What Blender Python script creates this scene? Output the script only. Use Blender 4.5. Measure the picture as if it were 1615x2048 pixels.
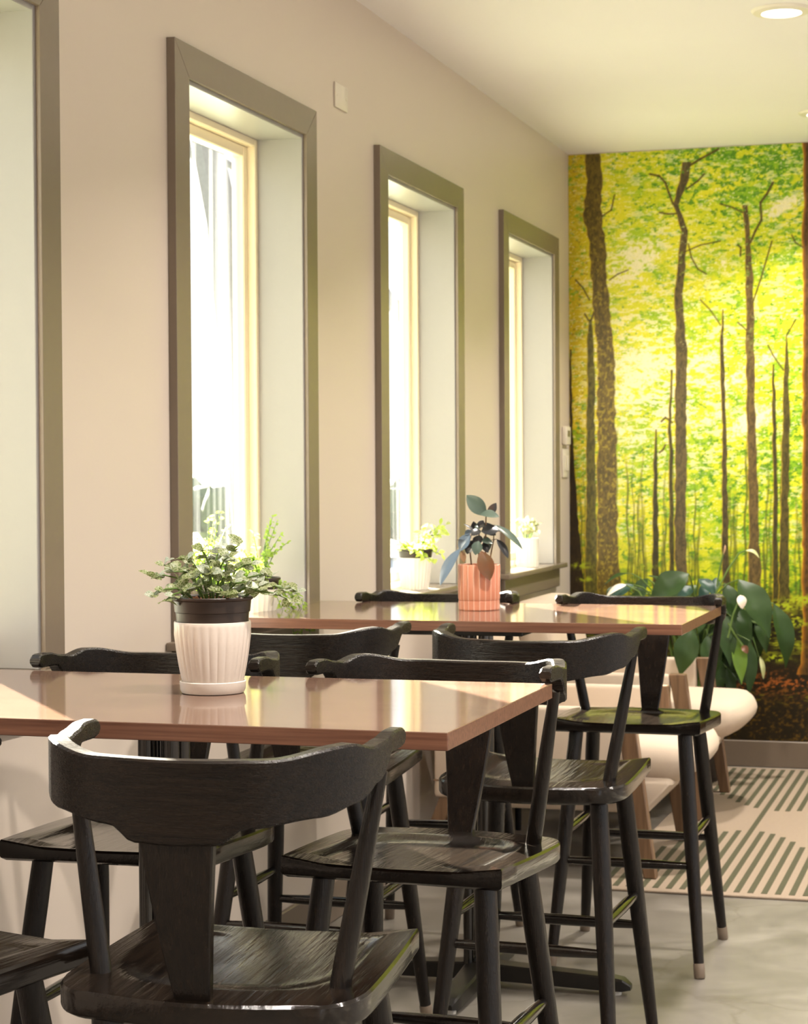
import bpy, bmesh, math, random
import numpy as np
from mathutils import Vector, Matrix

for o in list(bpy.data.objects):
    bpy.data.objects.remove(o)
scn = bpy.context.scene
COL = scn.collection
R = math.radians
random.seed(7)

# ------------------------------------------------------------------ camera
CAM = Vector((1.825, 0.0, 1.264))
YAW, PITCH, ROLL = R(16.831), R(-1.077), R(-0.349)
fw = Vector((-math.sin(YAW) * math.cos(PITCH), math.cos(YAW) * math.cos(PITCH), math.sin(PITCH)))
rt = Vector((math.cos(YAW), math.sin(YAW), 0))
up = rt.cross(fw)
r2 = rt * math.cos(ROLL) + up * math.sin(ROLL)
u2 = -rt * math.sin(ROLL) + up * math.cos(ROLL)
cd = bpy.data.cameras.new('camera')
cd.sensor_fit = 'VERTICAL'
cd.sensor_height = 36.0
cd.sensor_width = 36.0 * 1615 / 2048
cd.lens = 3953.6 / 2048 * 36.0
cd.clip_start, cd.clip_end = 0.05, 300
cd.dof.use_dof = True
cd.dof.focus_distance = 3.0
cd.dof.aperture_fstop = 16.0
cam = bpy.data.objects.new('camera', cd)
COL.objects.link(cam)
mt = Matrix((r2, u2, -fw)).transposed().to_4x4()
mt.translation = CAM
cam.matrix_world = mt
scn.camera = cam

# ------------------------------------------------------------------ exposure, sky, sun
scn.view_settings.view_transform = 'Standard'
scn.view_settings.look = 'None'
scn.view_settings.gamma = 1.0
scn.view_settings.use_curve_mapping = False
scn.view_settings.exposure = 0.62

world = bpy.data.worlds.new('sky')
scn.world = world
world.use_nodes = True
wn, wl = world.node_tree.nodes, world.node_tree.links
wn.clear()
wo = wn.new('ShaderNodeOutputWorld'); wb = wn.new('ShaderNodeBackground')
wt = wn.new('ShaderNodeTexCoord'); ws = wn.new('ShaderNodeSeparateXYZ'); wr = wn.new('ShaderNodeValToRGB')
wl.new(wt.outputs['Generated'], ws.inputs[0]); wl.new(ws.outputs['Z'], wr.inputs[0])
wr.color_ramp.elements[0].position = 0.0; wr.color_ramp.elements[0].color = (1.0, 0.98, 0.95, 1)
wr.color_ramp.elements[1].position = 0.5; wr.color_ramp.elements[1].color = (0.62, 0.80, 1.0, 1)
wl.new(wr.outputs[0], wb.inputs[0]); wb.inputs[1].default_value = 1.15
wl.new(wb.outputs[0], wo.inputs[0])

SUN_EL = R(20)
sd = bpy.data.lights.new('sun', 'SUN'); sd.energy = 80.0; sd.angle = R(0.6); sd.color = (1.0, 0.90, 0.74)
sun = bpy.data.objects.new('sun', sd); COL.objects.link(sun)
sdir = Vector((-0.63 * math.cos(SUN_EL), 0.777 * math.cos(SUN_EL), math.sin(SUN_EL)))
sun.rotation_euler = sdir.to_track_quat('Z', 'Y').to_euler()
sun.location = (-8, 14, 6)

DOWNLIGHT_W = 20.0
DOWNLIGHT_COL = (1.0, 0.91, 0.82)

# ------------------------------------------------------------------ room dimensions
ROOM_X, ROOM_Y0, ROOM_Y1, CEIL = 5.6, -2.2, 8.555, 2.667
WIN_Y, WIN_W, WIN_S = 4.183, 0.976, 1.554          # outer casing start, width, spacing
CAS, CASY = 0.078, 0.084                            # casing top / side widths
WIN_TOP, SILL = 2.266, 0.885
WALL_T = 0.20
TABLE_Z = 0.915

# ------------------------------------------------------------------ node material helpers
def new_mat(name):
    m = bpy.data.materials.new(name); m.use_nodes = True
    nt = m.node_tree
    b = nt.nodes['Principled BSDF']
    return m, nt.nodes, nt.links, b

def simple(name, col, rough=0.5, metal=0.0, spec=0.5, noise=0.0, nscale=40, bump=0.0, bscale=300, coat=0.0, sub=0.0, emis=None):
    m, n, l, b = new_mat(name)
    b.inputs['Roughness'].default_value = rough
    b.inputs['Metallic'].default_value = metal
    b.inputs['Specular IOR Level'].default_value = spec
    b.inputs['Coat Weight'].default_value = coat
    b.inputs['Coat Roughness'].default_value = 0.15
    tc = n.new('ShaderNodeTexCoord')
    nz = n.new('ShaderNodeTexNoise'); nz.inputs['Scale'].default_value = nscale; nz.inputs['Detail'].default_value = 4
    l.new(tc.outputs['Object'], nz.inputs['Vector'])
    mx = n.new('ShaderNodeMix'); mx.data_type = 'RGBA'
    k = 1 - noise
    mx.inputs[6].default_value = (*[c * k for c in col], 1)
    mx.inputs[7].default_value = (*[min(1, c * (1 + noise)) for c in col], 1)
    l.new(nz.outputs['Fac'], mx.inputs[0]); l.new(mx.outputs[2], b.inputs['Base Color'])
    if bump:
        nb = n.new('ShaderNodeTexNoise'); nb.inputs['Scale'].default_value = bscale; nb.inputs['Detail'].default_value = 3
        l.new(tc.outputs['Object'], nb.inputs['Vector'])
        bp = n.new('ShaderNodeBump'); bp.inputs['Strength'].default_value = bump; bp.inputs['Distance'].default_value = 0.002
        l.new(nb.outputs['Fac'], bp.inputs['Height']); l.new(bp.outputs[0], b.inputs['Normal'])
    if emis:
        b.inputs['Emission Color'].default_value = (*emis[0], 1); b.inputs['Emission Strength'].default_value = emis[1]
    return m

def grain(name, dark, light, axis, rough=0.3, across=60, along=3.0, bump=0.3, coat=0.2, contrast=(0.3, 0.75), rot=0.0, dist=0.0015, wob=0.0, spec=0.5):
    """wood with grain running along one axis of the object's own coordinates"""
    m, n, l, b = new_mat(name)
    tc = n.new('ShaderNodeTexCoord'); mp = n.new('ShaderNodeMapping')
    sc = [across] * 3; sc['xyz'.index(axis)] = along
    mp.inputs['Scale'].default_value = sc
    mp.inputs['Rotation'].default_value = (0, 0, rot)
    l.new(tc.outputs['Object'], mp.inputs['Vector'])
    nz = n.new('ShaderNodeTexNoise'); nz.inputs['Scale'].default_value = 1.0; nz.inputs['Detail'].default_value = 6; nz.inputs['Roughness'].default_value = 0.62
    nz.inputs['Distortion'].default_value = wob
    l.new(mp.outputs[0], nz.inputs['Vector'])
    n2 = n.new('ShaderNodeTexNoise'); n2.inputs['Scale'].default_value = 4.0; n2.inputs['Detail'].default_value = 3
    l.new(mp.outputs[0], n2.inputs['Vector'])
    cr = n.new('ShaderNodeValToRGB')
    cr.color_ramp.elements[0].position = contrast[0]; cr.color_ramp.elements[0].color = (*dark, 1)
    cr.color_ramp.elements[1].position = contrast[1]; cr.color_ramp.elements[1].color = (*light, 1)
    l.new(nz.outputs['Fac'], cr.inputs[0]); l.new(cr.outputs[0], b.inputs['Base Color'])
    ad = n.new('ShaderNodeMath'); ad.operation = 'ADD'
    l.new(nz.outputs['Fac'], ad.inputs[0]); l.new(n2.outputs['Fac'], ad.inputs[1])
    bp = n.new('ShaderNodeBump'); bp.inputs['Strength'].default_value = bump; bp.inputs['Distance'].default_value = dist
    l.new(ad.outputs[0], bp.inputs['Height']); l.new(bp.outputs[0], b.inputs['Normal'])
    mr = n.new('ShaderNodeMapRange'); mr.inputs[3].default_value = rough * 0.75; mr.inputs[4].default_value = rough * 1.3
    l.new(n2.outputs['Fac'], mr.inputs[0]); l.new(mr.outputs[0], b.inputs['Roughness'])
    b.inputs['Coat Weight'].default_value = coat; b.inputs['Coat Roughness'].default_value = 0.12
    b.inputs['Specular IOR Level'].default_value = spec
    return m

MAT = {}
BD, BL = (0.0035, 0.0027, 0.0023), (0.016, 0.0105, 0.007)
MAT['oak_x'] = grain('black_oak_crest', BD, BL, 'x', 0.27, 150, 6, 0.6, 0.0, wob=0.8, spec=0.26, dist=0.0013)
MAT['oak_y'] = grain('black_oak_seat', BD, BL, 'y', 0.12, 55, 3.5, 0.30, 0.3, rot=R(35), wob=1.2, spec=0.45)
MAT['oak_seat'] = grain('black_oak_seat_top', BD, BL, 'y', 0.13, 34, 2.4, 0.55, 0.15, rot=R(28), wob=2.2, spec=0.32, dist=0.0012)
MAT['oak_z'] = grain('black_oak_upright', BD, BL, 'z', 0.22, 150, 4, 0.5, 0.0, spec=0.30)
MAT['cap'] = simple('foot_cap_plastic', (0.16, 0.12, 0.085), 0.35, noise=0.2)
MAT['table'] = grain('tabletop_oak', (0.11, 0.064, 0.046), (0.175, 0.105, 0.075), 'x', 0.08, 26, 1.3, 0.05, 0.0, contrast=(0.2, 0.8), dist=0.0006, spec=0.20)
MAT['table_edge'] = grain('tabletop_edge_oak', (0.12, 0.046, 0.026), (0.29, 0.135, 0.08), 'x', 0.35, 150, 3, 0.25, 0.1, dist=0.0006)
MAT['chair_wood'] = grain('armchair_walnut', (0.10, 0.055, 0.028), (0.21, 0.12, 0.062), 'z', 0.4, 70, 4, 0.1, 0.1)
MAT['iron'] = simple('black_iron', (0.012, 0.010, 0.008), 0.32, 0.3, noise=0.3, bump=0.1)
MAT['brass_pole'] = simple('black_enamel_pole', (0.014, 0.011, 0.008), 0.16, 0.2, coat=0.6)
MAT['casing'] = simple('greige_trim_paint', (0.20, 0.158, 0.118), 0.27, noise=0.03, bump=0.05, bscale=90)
MAT['jamb'] = simple('jamb_paint', (0.29, 0.278, 0.268), 0.32, noise=0.02, bump=0.04, bscale=60)
MAT['vinyl'] = simple('cream_window_vinyl', (0.80, 0.70, 0.49), 0.3)
MAT['ceiling'] = simple('ceiling_paint', (0.87, 0.855, 0.87), 0.75, noise=0.015, nscale=3, bump=0.05)
MAT['white_plastic'] = simple('white_plastic', (0.72, 0.66, 0.56), 0.35)
MAT['lamp_trim'] = simple('lamp_trim_paint', (0.8, 0.76, 0.68), 0.4)
MAT['lens'] = simple('lamp_lens', (1, 1, 1), 0.4, emis=((1.0, 0.93, 0.82), 5.0))
MAT['ceramic'] = simple('white_speckled_ceramic', (0.74, 0.66, 0.58), 0.32, noise=0.04, nscale=220, coat=0.3)
MAT['ceramic_white'] = simple('white_ceramic', (0.80, 0.76, 0.68), 0.3, noise=0.02, coat=0.3)
MAT['nursery'] = simple('dark_nursery_pot', (0.028, 0.018, 0.013), 0.38, noise=0.2)
MAT['soil'] = simple('potting_soil', (0.045, 0.028, 0.016), 0.9, noise=0.7, nscale=120, bump=1.0, bscale=200)
MAT['bark_chip'] = simple('bark_chips', (0.30, 0.12, 0.05), 0.8, noise=0.5, nscale=90, bump=1.0, bscale=120)
MAT['fabric'] = simple('cream_upholstery', (0.50, 0.405, 0.315), 0.85, noise=0.06, nscale=350, bump=0.4, bscale=700)
MAT['planter'] = simple('dark_brown_planter', (0.018, 0.011, 0.008), 0.4, noise=0.3)
MAT['rug'] = simple('cream_woven_rug', (0.26, 0.20, 0.145), 0.95, noise=0.14, nscale=160, bump=0.8, bscale=420)
MAT['rug_stripe'] = simple('olive_rug_stripe', (0.055, 0.053, 0.024), 0.95, noise=0.28, nscale=190, bump=0.8, bscale=420)
MAT['baseboard'] = simple('taupe_baseboard', (0.15, 0.112, 0.08), 0.35, noise=0.04)
MAT['stem_green'] = simple('green_stem', (0.10, 0.17, 0.03), 0.45, noise=0.2)
MAT['stem_brown'] = simple('brown_stem', (0.14, 0.075, 0.03), 0.5, noise=0.3)
MAT['bark'] = simple('tree_bark', (0.11, 0.11, 0.12), 0.85, noise=0.3, bump=0.6, bscale=30)
MAT['grass'] = simple('winter_grass', (0.24, 0.28, 0.16), 0.95, noise=0.3, nscale=2, bump=0.5, bscale=30)
MAT['asphalt'] = simple('pale_asphalt', (0.30, 0.32, 0.36), 0.85, noise=0.1, nscale=6)
MAT['hedge'] = simple('hedge_leaves', (0.06, 0.09, 0.025), 0.8, noise=0.5, nscale=8, bump=1.0, bscale=20)
MAT['spathe'] = simple('white_spathe', (0.80, 0.72, 0.62), 0.4)

def wall_paint():
    m, n, l, b = new_mat('warm_beige_wall_paint')
    tc = n.new('ShaderNodeTexCoord')
    nz = n.new('ShaderNodeTexNoise'); nz.inputs['Scale'].default_value = 1.3; nz.inputs['Detail'].default_value = 2
    l.new(tc.outputs['Object'], nz.inputs['Vector'])
    mx = n.new('ShaderNodeMix'); mx.data_type = 'RGBA'
    mx.inputs[6].default_value = (0.595, 0.512, 0.44, 1); mx.inputs[7].default_value = (0.625, 0.542, 0.465, 1)
    l.new(nz.outputs['Fac'], mx.inputs[0]); l.new(mx.outputs[2], b.inputs['Base Color'])
    nb = n.new('ShaderNodeTexNoise'); nb.inputs['Scale'].default_value = 170; nb.inputs['Detail'].default_value = 2
    l.new(tc.outputs['Object'], nb.inputs['Vector'])
    bp = n.new('ShaderNodeBump'); bp.inputs['Strength'].default_value = 0.10; bp.inputs['Distance'].default_value = 0.001
    l.new(nb.outputs['Fac'], bp.inputs['Height']); l.new(bp.outputs[0], b.inputs['Normal'])
    b.inputs['Roughness'].default_value = 0.36; b.inputs['Specular IOR Level'].default_value = 0.4
    return m
MAT['wall'] = wall_paint()

def concrete():
    m, n, l, b = new_mat('polished_concrete')
    tc = n.new('ShaderNodeTexCoord')
    nz = n.new('ShaderNodeTexNoise'); nz.inputs['Scale'].default_value = 3.2; nz.inputs['Detail'].default_value = 9; nz.inputs['Roughness'].default_value = 0.62; nz.inputs['Distortion'].default_value = 0.5
    l.new(tc.outputs['Object'], nz.inputs['Vector'])
    cr = n.new('ShaderNodeValToRGB')
    e = cr.color_ramp.elements
    e[0].position = 0.25; e[0].color = (0.088, 0.080, 0.066, 1)
    e[1].position = 0.75; e[1].color = (0.235, 0.215, 0.185, 1)
    k = e.new(0.5); k.color = (0.155, 0.14, 0.118, 1)
    l.new(nz.outputs['Fac'], cr.inputs[0])
    # hairline cracks: two long ones and a few faint cells
    vo = n.new('ShaderNodeTexVoronoi'); vo.feature = 'DISTANCE_TO_EDGE'; vo.inputs['Scale'].default_value = 0.9
    nd = n.new('ShaderNodeTexNoise'); nd.inputs['Scale'].default_value = 5; nd.inputs['Detail'].default_value = 4
    l.new(tc.outputs['Object'], nd.inputs['Vector'])
    av = n.new('ShaderNodeMixRGB'); av.inputs[0].default_value = 0.16
    l.new(tc.outputs['Object'], av.inputs[1]); l.new(nd.outputs['Color'], av.inputs[2]); l.new(av.outputs[0], vo.inputs['Vector'])
    lt = n.new('ShaderNodeMapRange'); lt.inputs[1].default_value = 0.0; lt.inputs[2].default_value = 0.006; lt.inputs[3].default_value = 0.45; lt.inputs[4].default_value = 0.0
    l.new(vo.outputs['Distance'], lt.inputs[0])
    mx = n.new('ShaderNodeMix'); mx.data_type = 'RGBA'
    l.new(lt.outputs[0], mx.inputs[0]); l.new(cr.outputs[0], mx.inputs[6]); mx.inputs[7].default_value = (0.09, 0.075, 0.055, 1)
    l.new(mx.outputs[2], b.inputs['Base Color'])
    mr = n.new('ShaderNodeMapRange'); mr.inputs[3].default_value = 0.26; mr.inputs[4].default_value = 0.5
    l.new(nz.outputs['Fac'], mr.inputs[0]); l.new(mr.outputs[0], b.inputs['Roughness'])
    return m
MAT['floor'] = concrete()

def glass_mat():
    """window glass: clear, mirror-like at grazing angles, with faint dried wash streaks"""
    m = bpy.data.materials.new('streaked_window_glass'); m.use_nodes = True
    n, l = m.node_tree.nodes, m.node_tree.links; n.clear()
    out = n.new('ShaderNodeOutputMaterial'); tr = n.new('ShaderNodeBsdfTransparent'); gl = n.new('ShaderNodeBsdfGlossy'); lw = n.new('ShaderNodeLayerWeight'); lw.inputs[0].default_value = 0.5; pw = n.new('ShaderNodeMath'); pw.operation = 'POWER'; pw.inputs[1].default_value = 4.5; fr = n.new('ShaderNodeMath'); fr.operation = 'MULTIPLY_ADD'; fr.inputs[1].default_value = 0.6; fr.inputs[2].default_value = 0.02; l.new(lw.outputs['Facing'], pw.inputs[0]); l.new(pw.outputs[0], fr.inputs[0])
    df = n.new('ShaderNodeBsdfTranslucent'); m1 = n.new('ShaderNodeMixShader'); m2 = n.new('ShaderNodeMixShader')
    tr.inputs[0].default_value = (0.94, 0.97, 0.96, 1); gl.inputs['Roughness'].default_value = 0.01
    df.inputs[0].default_value = (0.9, 0.94, 0.98, 1)
    tc = n.new('ShaderNodeTexCoord'); mp = n.new('ShaderNodeMapping'); mp.inputs['Scale'].default_value = (30, 22, 0.8)
    nz = n.new('ShaderNodeTexNoise'); nz.inputs['Scale'].default_value = 1.0; nz.inputs['Detail'].default_value = 3
    l.new(tc.outputs['Object'], mp.inputs[0]); l.new(mp.outputs[0], nz.inputs['Vector'])
    mr = n.new('ShaderNodeMapRange'); mr.inputs[1].default_value = 0.45; mr.inputs[2].default_value = 0.75; mr.inputs[3].default_value = 0.010; mr.inputs[4].default_value = 0.085
    l.new(nz.outputs['Fac'], mr.inputs[0])
    l.new(mr.outputs[0], m1.inputs[0]); l.new(tr.outputs[0], m1.inputs[1]); l.new(df.outputs[0], m1.inputs[2])
    l.new(fr.outputs[0], m2.inputs[0]); l.new(m1.outputs[0], m2.inputs[1]); l.new(gl.outputs[0], m2.inputs[2])
    l.new(m2.outputs[0], out.inputs[0])
    return m
MAT['glass'] = glass_mat()

def leaf_mat(name, c1, c2, rough=0.4, trans=0.25, veins=None, vscale=160, back=None, spec=0.5, nscale=25):
    m, n, l, b = new_mat(name)
    tc = n.new('ShaderNodeTexCoord')
    nz = n.new('ShaderNodeTexNoise'); nz.inputs['Scale'].default_value = nscale; nz.inputs['Detail'].default_value = 3
    l.new(tc.outputs['Object'], nz.inputs['Vector'])
    mx = n.new('ShaderNodeMix'); mx.data_type = 'RGBA'; mx.inputs[6].default_value = (*c1, 1); mx.inputs[7].default_value = (*c2, 1)
    l.new(nz.outputs['Fac'], mx.inputs[0]); colo = mx.outputs[2]
    if veins:
        vo = n.new('ShaderNodeTexVoronoi'); vo.feature = 'DISTANCE_TO_EDGE'; vo.inputs['Scale'].default_value = vscale
        l.new(tc.outputs['Object'], vo.inputs['Vector'])
        mr = n.new('ShaderNodeMapRange'); mr.inputs[1].default_value = 0.03; mr.inputs[2].default_value = 0.16; mr.inputs[3].default_value = 1; mr.inputs[4].default_value = 0
        l.new(vo.outputs['Distance'], mr.inputs[0])
        m3 = n.new('ShaderNodeMix'); m3.data_type = 'RGBA'; l.new(mr.outputs[0], m3.inputs[0]); l.new(colo, m3.inputs[6]); m3.inputs[7].default_value = (*veins, 1)
        colo = m3.outputs[2]
    if back:
        ge = n.new('ShaderNodeNewGeometry'); m4 = n.new('ShaderNodeMix'); m4.data_type = 'RGBA'
        l.new(ge.outputs['Backfacing'], m4.inputs[0]); l.new(colo, m4.inputs[6]); m4.inputs[7].default_value = (*back, 1)
        colo = m4.outputs[2]
    l.new(colo, b.inputs['Base Color'])
    b.inputs['Roughness'].default_value = rough; b.inputs['Specular IOR Level'].default_value = spec
    tl = n.new('ShaderNodeBsdfTranslucent'); l.new(colo, tl.inputs[0])
    ms = n.new('ShaderNodeMixShader'); ms.inputs[0].default_value = trans
    l.new(b.outputs[0], ms.inputs[1]); l.new(tl.outputs[0], ms.inputs[2])
    l.new(ms.outputs[0], n['Material Output'].inputs[0])
    return m
MAT['fittonia'] = leaf_mat('nerve_plant_leaf', (0.10, 0.15, 0.035), (0.20, 0.26, 0.07), 0.42, 0.45, veins=(0.42, 0.44, 0.26), vscale=210)
MAT['fittonia2'] = leaf_mat('nerve_plant_silver_leaf', (0.24, 0.29, 0.20), (0.34, 0.40, 0.28), 0.35, 0.3, veins=(0.50, 0.52, 0.42), vscale=210)
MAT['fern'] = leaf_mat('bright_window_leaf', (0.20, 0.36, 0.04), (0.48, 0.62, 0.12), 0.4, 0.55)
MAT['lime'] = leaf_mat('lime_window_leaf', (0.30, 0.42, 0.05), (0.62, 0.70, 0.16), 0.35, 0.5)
MAT['rubber'] = leaf_mat('dark_rubber_leaf', (0.020, 0.022, 0.024), (0.045, 0.045, 0.05), 0.26, 0.06, back=(0.17, 0.055, 0.035), spec=0.7)
MAT['rubber_blue'] = leaf_mat('grey_blue_rubber_leaf', (0.075, 0.115, 0.16), (0.13, 0.18, 0.235), 0.3, 0.06, spec=0.6)
MAT['rubber_red'] = leaf_mat('russet_rubber_leaf', (0.22, 0.06, 0.022), (0.09, 0.07, 0.028), 0.3, 0.15, spec=0.6)
MAT['rubber_green'] = leaf_mat('grey_green_rubber_leaf', (0.05, 0.085, 0.065), (0.10, 0.14, 0.11), 0.28, 0.06, spec=0.6)
MAT['dead_leaf'] = leaf_mat('dead_cream_leaf', (0.55, 0.40, 0.25), (0.30, 0.13, 0.05), 0.6, 0.2)
MAT['lily'] = leaf_mat('peace_lily_leaf', (0.012, 0.034, 0.006), (0.034, 0.070, 0.013), 0.42, 0.14, spec=0.28, nscale=12)
MAT['lily_teal'] = leaf_mat('peace_lily_teal_leaf', (0.012, 0.042, 0.028), (0.03, 0.075, 0.055), 0.42, 0.12, spec=0.35, nscale=12)
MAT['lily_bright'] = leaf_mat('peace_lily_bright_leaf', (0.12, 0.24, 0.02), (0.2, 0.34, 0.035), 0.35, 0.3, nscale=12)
MAT['succulent'] = leaf_mat('succulent_leaf', (0.16, 0.24, 0.14), (0.50, 0.42, 0.20), 0.4, 0.35, nscale=60)
MAT['spathe_green'] = leaf_mat('pale_green_spathe', (0.45, 0.52, 0.22), (0.70, 0.66, 0.36), 0.4, 0.3)

def terracotta():
    m, n, l, b = new_mat('salmon_glazed_terracotta')
    tc = n.new('ShaderNodeTexCoord'); nz = n.new('ShaderNodeTexNoise'); nz.inputs['Scale'].default_value = 30; nz.inputs['Detail'].default_value = 4
    l.new(tc.outputs['Object'], nz.inputs['Vector'])
    at = n.new('ShaderNodeAttribute'); at.attribute_name = 'ridge'
    mx = n.new('ShaderNodeMix'); mx.data_type = 'RGBA'; mx.inputs[6].default_value = (0.60, 0.20, 0.105, 1); mx.inputs[7].default_value = (0.78, 0.50, 0.38, 1)
    mu = n.new('ShaderNodeMath'); mu.operation = 'MULTIPLY_ADD'; mu.inputs[1].default_value = 0.25; l.new(nz.outputs['Fac'], mu.inputs[0]); l.new(at.outputs['Fac'], mu.inputs[2])
    l.new(mu.outputs[0], mx.inputs[0]); l.new(mx.outputs[2], b.inputs['Base Color'])
    b.inputs['Roughness'].default_value = 0.4; b.inputs['Coat Weight'].default_value = 0.2
    return m
MAT['terracotta'] = terracotta()

# ------------------------------------------------------------------ mesh helpers
def obj(name, bm, mat, parent=None, sharp=30, smooth=True):
    me = bpy.data.meshes.new(name)
    bmesh.ops.recalc_face_normals(bm, faces=bm.faces) if not getattr(bm, 'keep', False) else None
    bm.to_mesh(me); bm.free()
    me.materials.append(MAT[mat] if isinstance(mat, str) else mat)
    if smooth:
        me.shade_smooth(); me.set_sharp_from_angle(angle=R(sharp))
    o = bpy.data.objects.new(name, me); COL.objects.link(o)
    if parent: o.parent = parent
    return o

def raw(name, bm, mat, parent=None):
    """like obj but keeps face orientation (leaves)"""
    me = bpy.data.meshes.new(name); bm.to_mesh(me); bm.free()
    me.materials.append(MAT[mat]); me.shade_smooth()
    o = bpy.data.objects.new(name, me); COL.objects.link(o)
    if parent: o.parent = parent
    return o

def thing(name, label, cat, loc=(0, 0, 0), rz=0, group=None):
    o = bpy.data.objects.new(name, None); COL.objects.link(o); o.empty_display_size = 0.1
    o.location = loc; o.rotation_euler = (0, 0, rz); o['label'] = label; o['category'] = cat
    if group: o['group'] = group
    return o

def tag(o, label, cat, group=None):
    o['label'] = label; o['category'] = cat
    if group: o['group'] = group
    return o

def struct(o, label):
    o['kind'] = 'structure'; o['label'] = label
    return o

def dup(root, loc, rz, label):
    r = root.copy(); COL.objects.link(r); r.location = loc; r.rotation_euler = (0, 0, rz); r['label'] = label
    for ch in list(root.children):
        c = ch.copy(); COL.objects.link(c); c.parent = r
        for g in ch.children:
            d = g.copy(); COL.objects.link(d); d.parent = c
    return r

def box(bm, lo, hi, bev=0.0, seg=1, mat=None):
    lo, hi = Vector(lo), Vector(hi)
    r = bmesh.ops.create_cube(bm, size=1.0)
    c, s = (lo + hi) / 2, hi - lo
    for v in r['verts']:
        v.co = Vector((v.co.x * s.x, v.co.y * s.y, v.co.z * s.z))
    vs = r['verts']
    if bev:
        es = list({e for v in vs for e in v.link_edges})
        q = bmesh.ops.bevel(bm, geom=es, offset=bev, segments=seg, affect='EDGES', profile=0.5)
        vs = list({v for f in q['faces'] for v in f.verts} | {v for v in vs if v.is_valid})
    for v in vs:
        if mat: v.co = mat @ v.co
        v.co += c
    return vs

def prism(bm, base, h):
    """base polygon (list of Vector), extruded by vector h"""
    a = [bm.verts.new(p) for p in base]; b_ = [bm.verts.new(Vector(p) + Vector(h)) for p in base]
    n = len(a)
    bm.faces.new(a[::-1]); bm.faces.new(b_)
    for i in range(n):
        bm.faces.new((a[i], a[(i + 1) % n], b_[(i + 1) % n], b_[i]))

def tube(bm, pts, rad, n=12, cap=True, sq=None):
    pts = [Vector(p) for p in pts]
    if not hasattr(rad, '__len__'): rad = [rad] * len(pts)
    t = (pts[1] - pts[0]).normalized()
    nrm = t.orthogonal().normalized()
    rings = []
    for i, p in enumerate(pts):
        if i == 0: tt = pts[1] - pts[0]
        elif i == len(pts) - 1: tt = pts[-1] - pts[-2]
        else: tt = pts[i + 1] - pts[i - 1]
        tt.normalize()
        nrm = (nrm - tt * nrm.dot(tt)).normalized(); bi = tt.cross(nrm)
        rings.append([bm.verts.new(p + (nrm * math.cos(a) + bi * math.sin(a)) * rad[i]) for a in [2 * math.pi * k / n for k in range(n)]])
    for a, b_ in zip(rings, rings[1:]):
        for k in range(n):
            bm.faces.new((a[k], a[(k + 1) % n], b_[(k + 1) % n], b_[k]))
    if cap:
        bm.faces.new(rings[0][::-1]); bm.faces.new(rings[-1])

def lathe(bm, prof, n=48, c=(0, 0, 0), flute=None):
    """prof: (r, z) list; flute(theta, z, r) -> radius offset"""
    c = Vector(c); rings = []
    for r, z in prof:
        ring = []
        for k in range(n):
            th = 2 * math.pi * k / n
            rr = r + (flute(th, z, r) if flute and r > 0.001 else 0)
            ring.append(bm.verts.new(c + Vector((rr * math.cos(th), rr * math.sin(th), z))))
        rings.append(ring)
    for a, b_ in zip(rings, rings[1:]):
        for k in range(n):
            bm.faces.new((a[k], a[(k + 1) % n], b_[(k + 1) % n], b_[k]))
    bm.faces.new(rings[0][::-1]); bm.faces.new(rings[-1])

def leaf(bm, base, tip, width, nrm, droop=0.0, fold=0.25, shape=1.0, seg=7, wave=0.0, pw=0.8):
    """pointed oval blade from base to tip; nrm = the side it shows; droop bends the blade away from nrm in the middle"""
    base, tip, nrm = Vector(base), Vector(tip), Vector(nrm)
    ax = tip - base; L = ax.length; ax.normalize()
    nrm = (nrm - ax * nrm.dot(ax))
    if nrm.length < 1e-4: nrm = ax.orthogonal()
    nrm.normalize(); sd_ = ax.cross(nrm)
    rows = []
    for i in range(seg + 1):
        s = i / seg
        w = width * 0.5 * (math.sin(math.pi * s ** shape) ** pw if 0 < s < 1 else 0.02)
        ctr = base + ax * (L * s) + nrm * (droop * L * math.sin(math.pi * s))
        row = []
        for j in (-1, -0.55, 0, 0.55, 1):
            lift = fold * w * (abs(j)) + wave * w * math.sin(s * 14 + j * 2)
            row.append(bm.verts.new(ctr + sd_ * (w * j) + nrm * lift))
        rows.append(row)
    for a, b_ in zip(rows, rows[1:]):
        for k in range(4):
            bm.faces.new((a[k], a[k + 1], b_[k + 1], b_[k]))

# ------------------------------------------------------------------ the room shell
def wall_left():
    bm = bmesh.new()
    ys = [ROOM_Y0]
    for i in range(-1, 3):
        y = WIN_Y + i * WIN_S
        ys += [y + CASY * 0.7, y + WIN_W - CASY * 0.7]
    ys += [ROOM_Y1 + 0.2]
    zb, zt = SILL - 0.02, WIN_TOP - CAS * 0.7
    for k in range(0, len(ys) - 1):
        a, b_ = ys[k], ys[k + 1]
        if k % 2 == 0:
            box(bm, (-WALL_T, a, 0), (0, b_, CEIL + 0.1))
        else:
            box(bm, (-WALL_T, a, 0), (0, b_, zb)); box(bm, (-WALL_T, a, zt), (0, b_, CEIL + 0.1))
    struct(obj('wall_left', bm, 'wall', sharp=20), 'beige painted wall with four tall windows')
wall_left()
bm = bmesh.new(); box(bm, (-0.2, ROOM_Y1, 0), (ROOM_X + 0.2, ROOM_Y1 + 0.15, CEIL + 0.1)); struct(obj('wall_back', bm, 'wall'), 'end wall behind the forest mural')
bm = bmesh.new(); box(bm, (-0.2, ROOM_Y0 - 0.2, -0.12), (ROOM_X + 0.2, ROOM_Y1 + 0.15, 0.0)); struct(obj('floor', bm, 'floor'), 'polished grey concrete floor')
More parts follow.
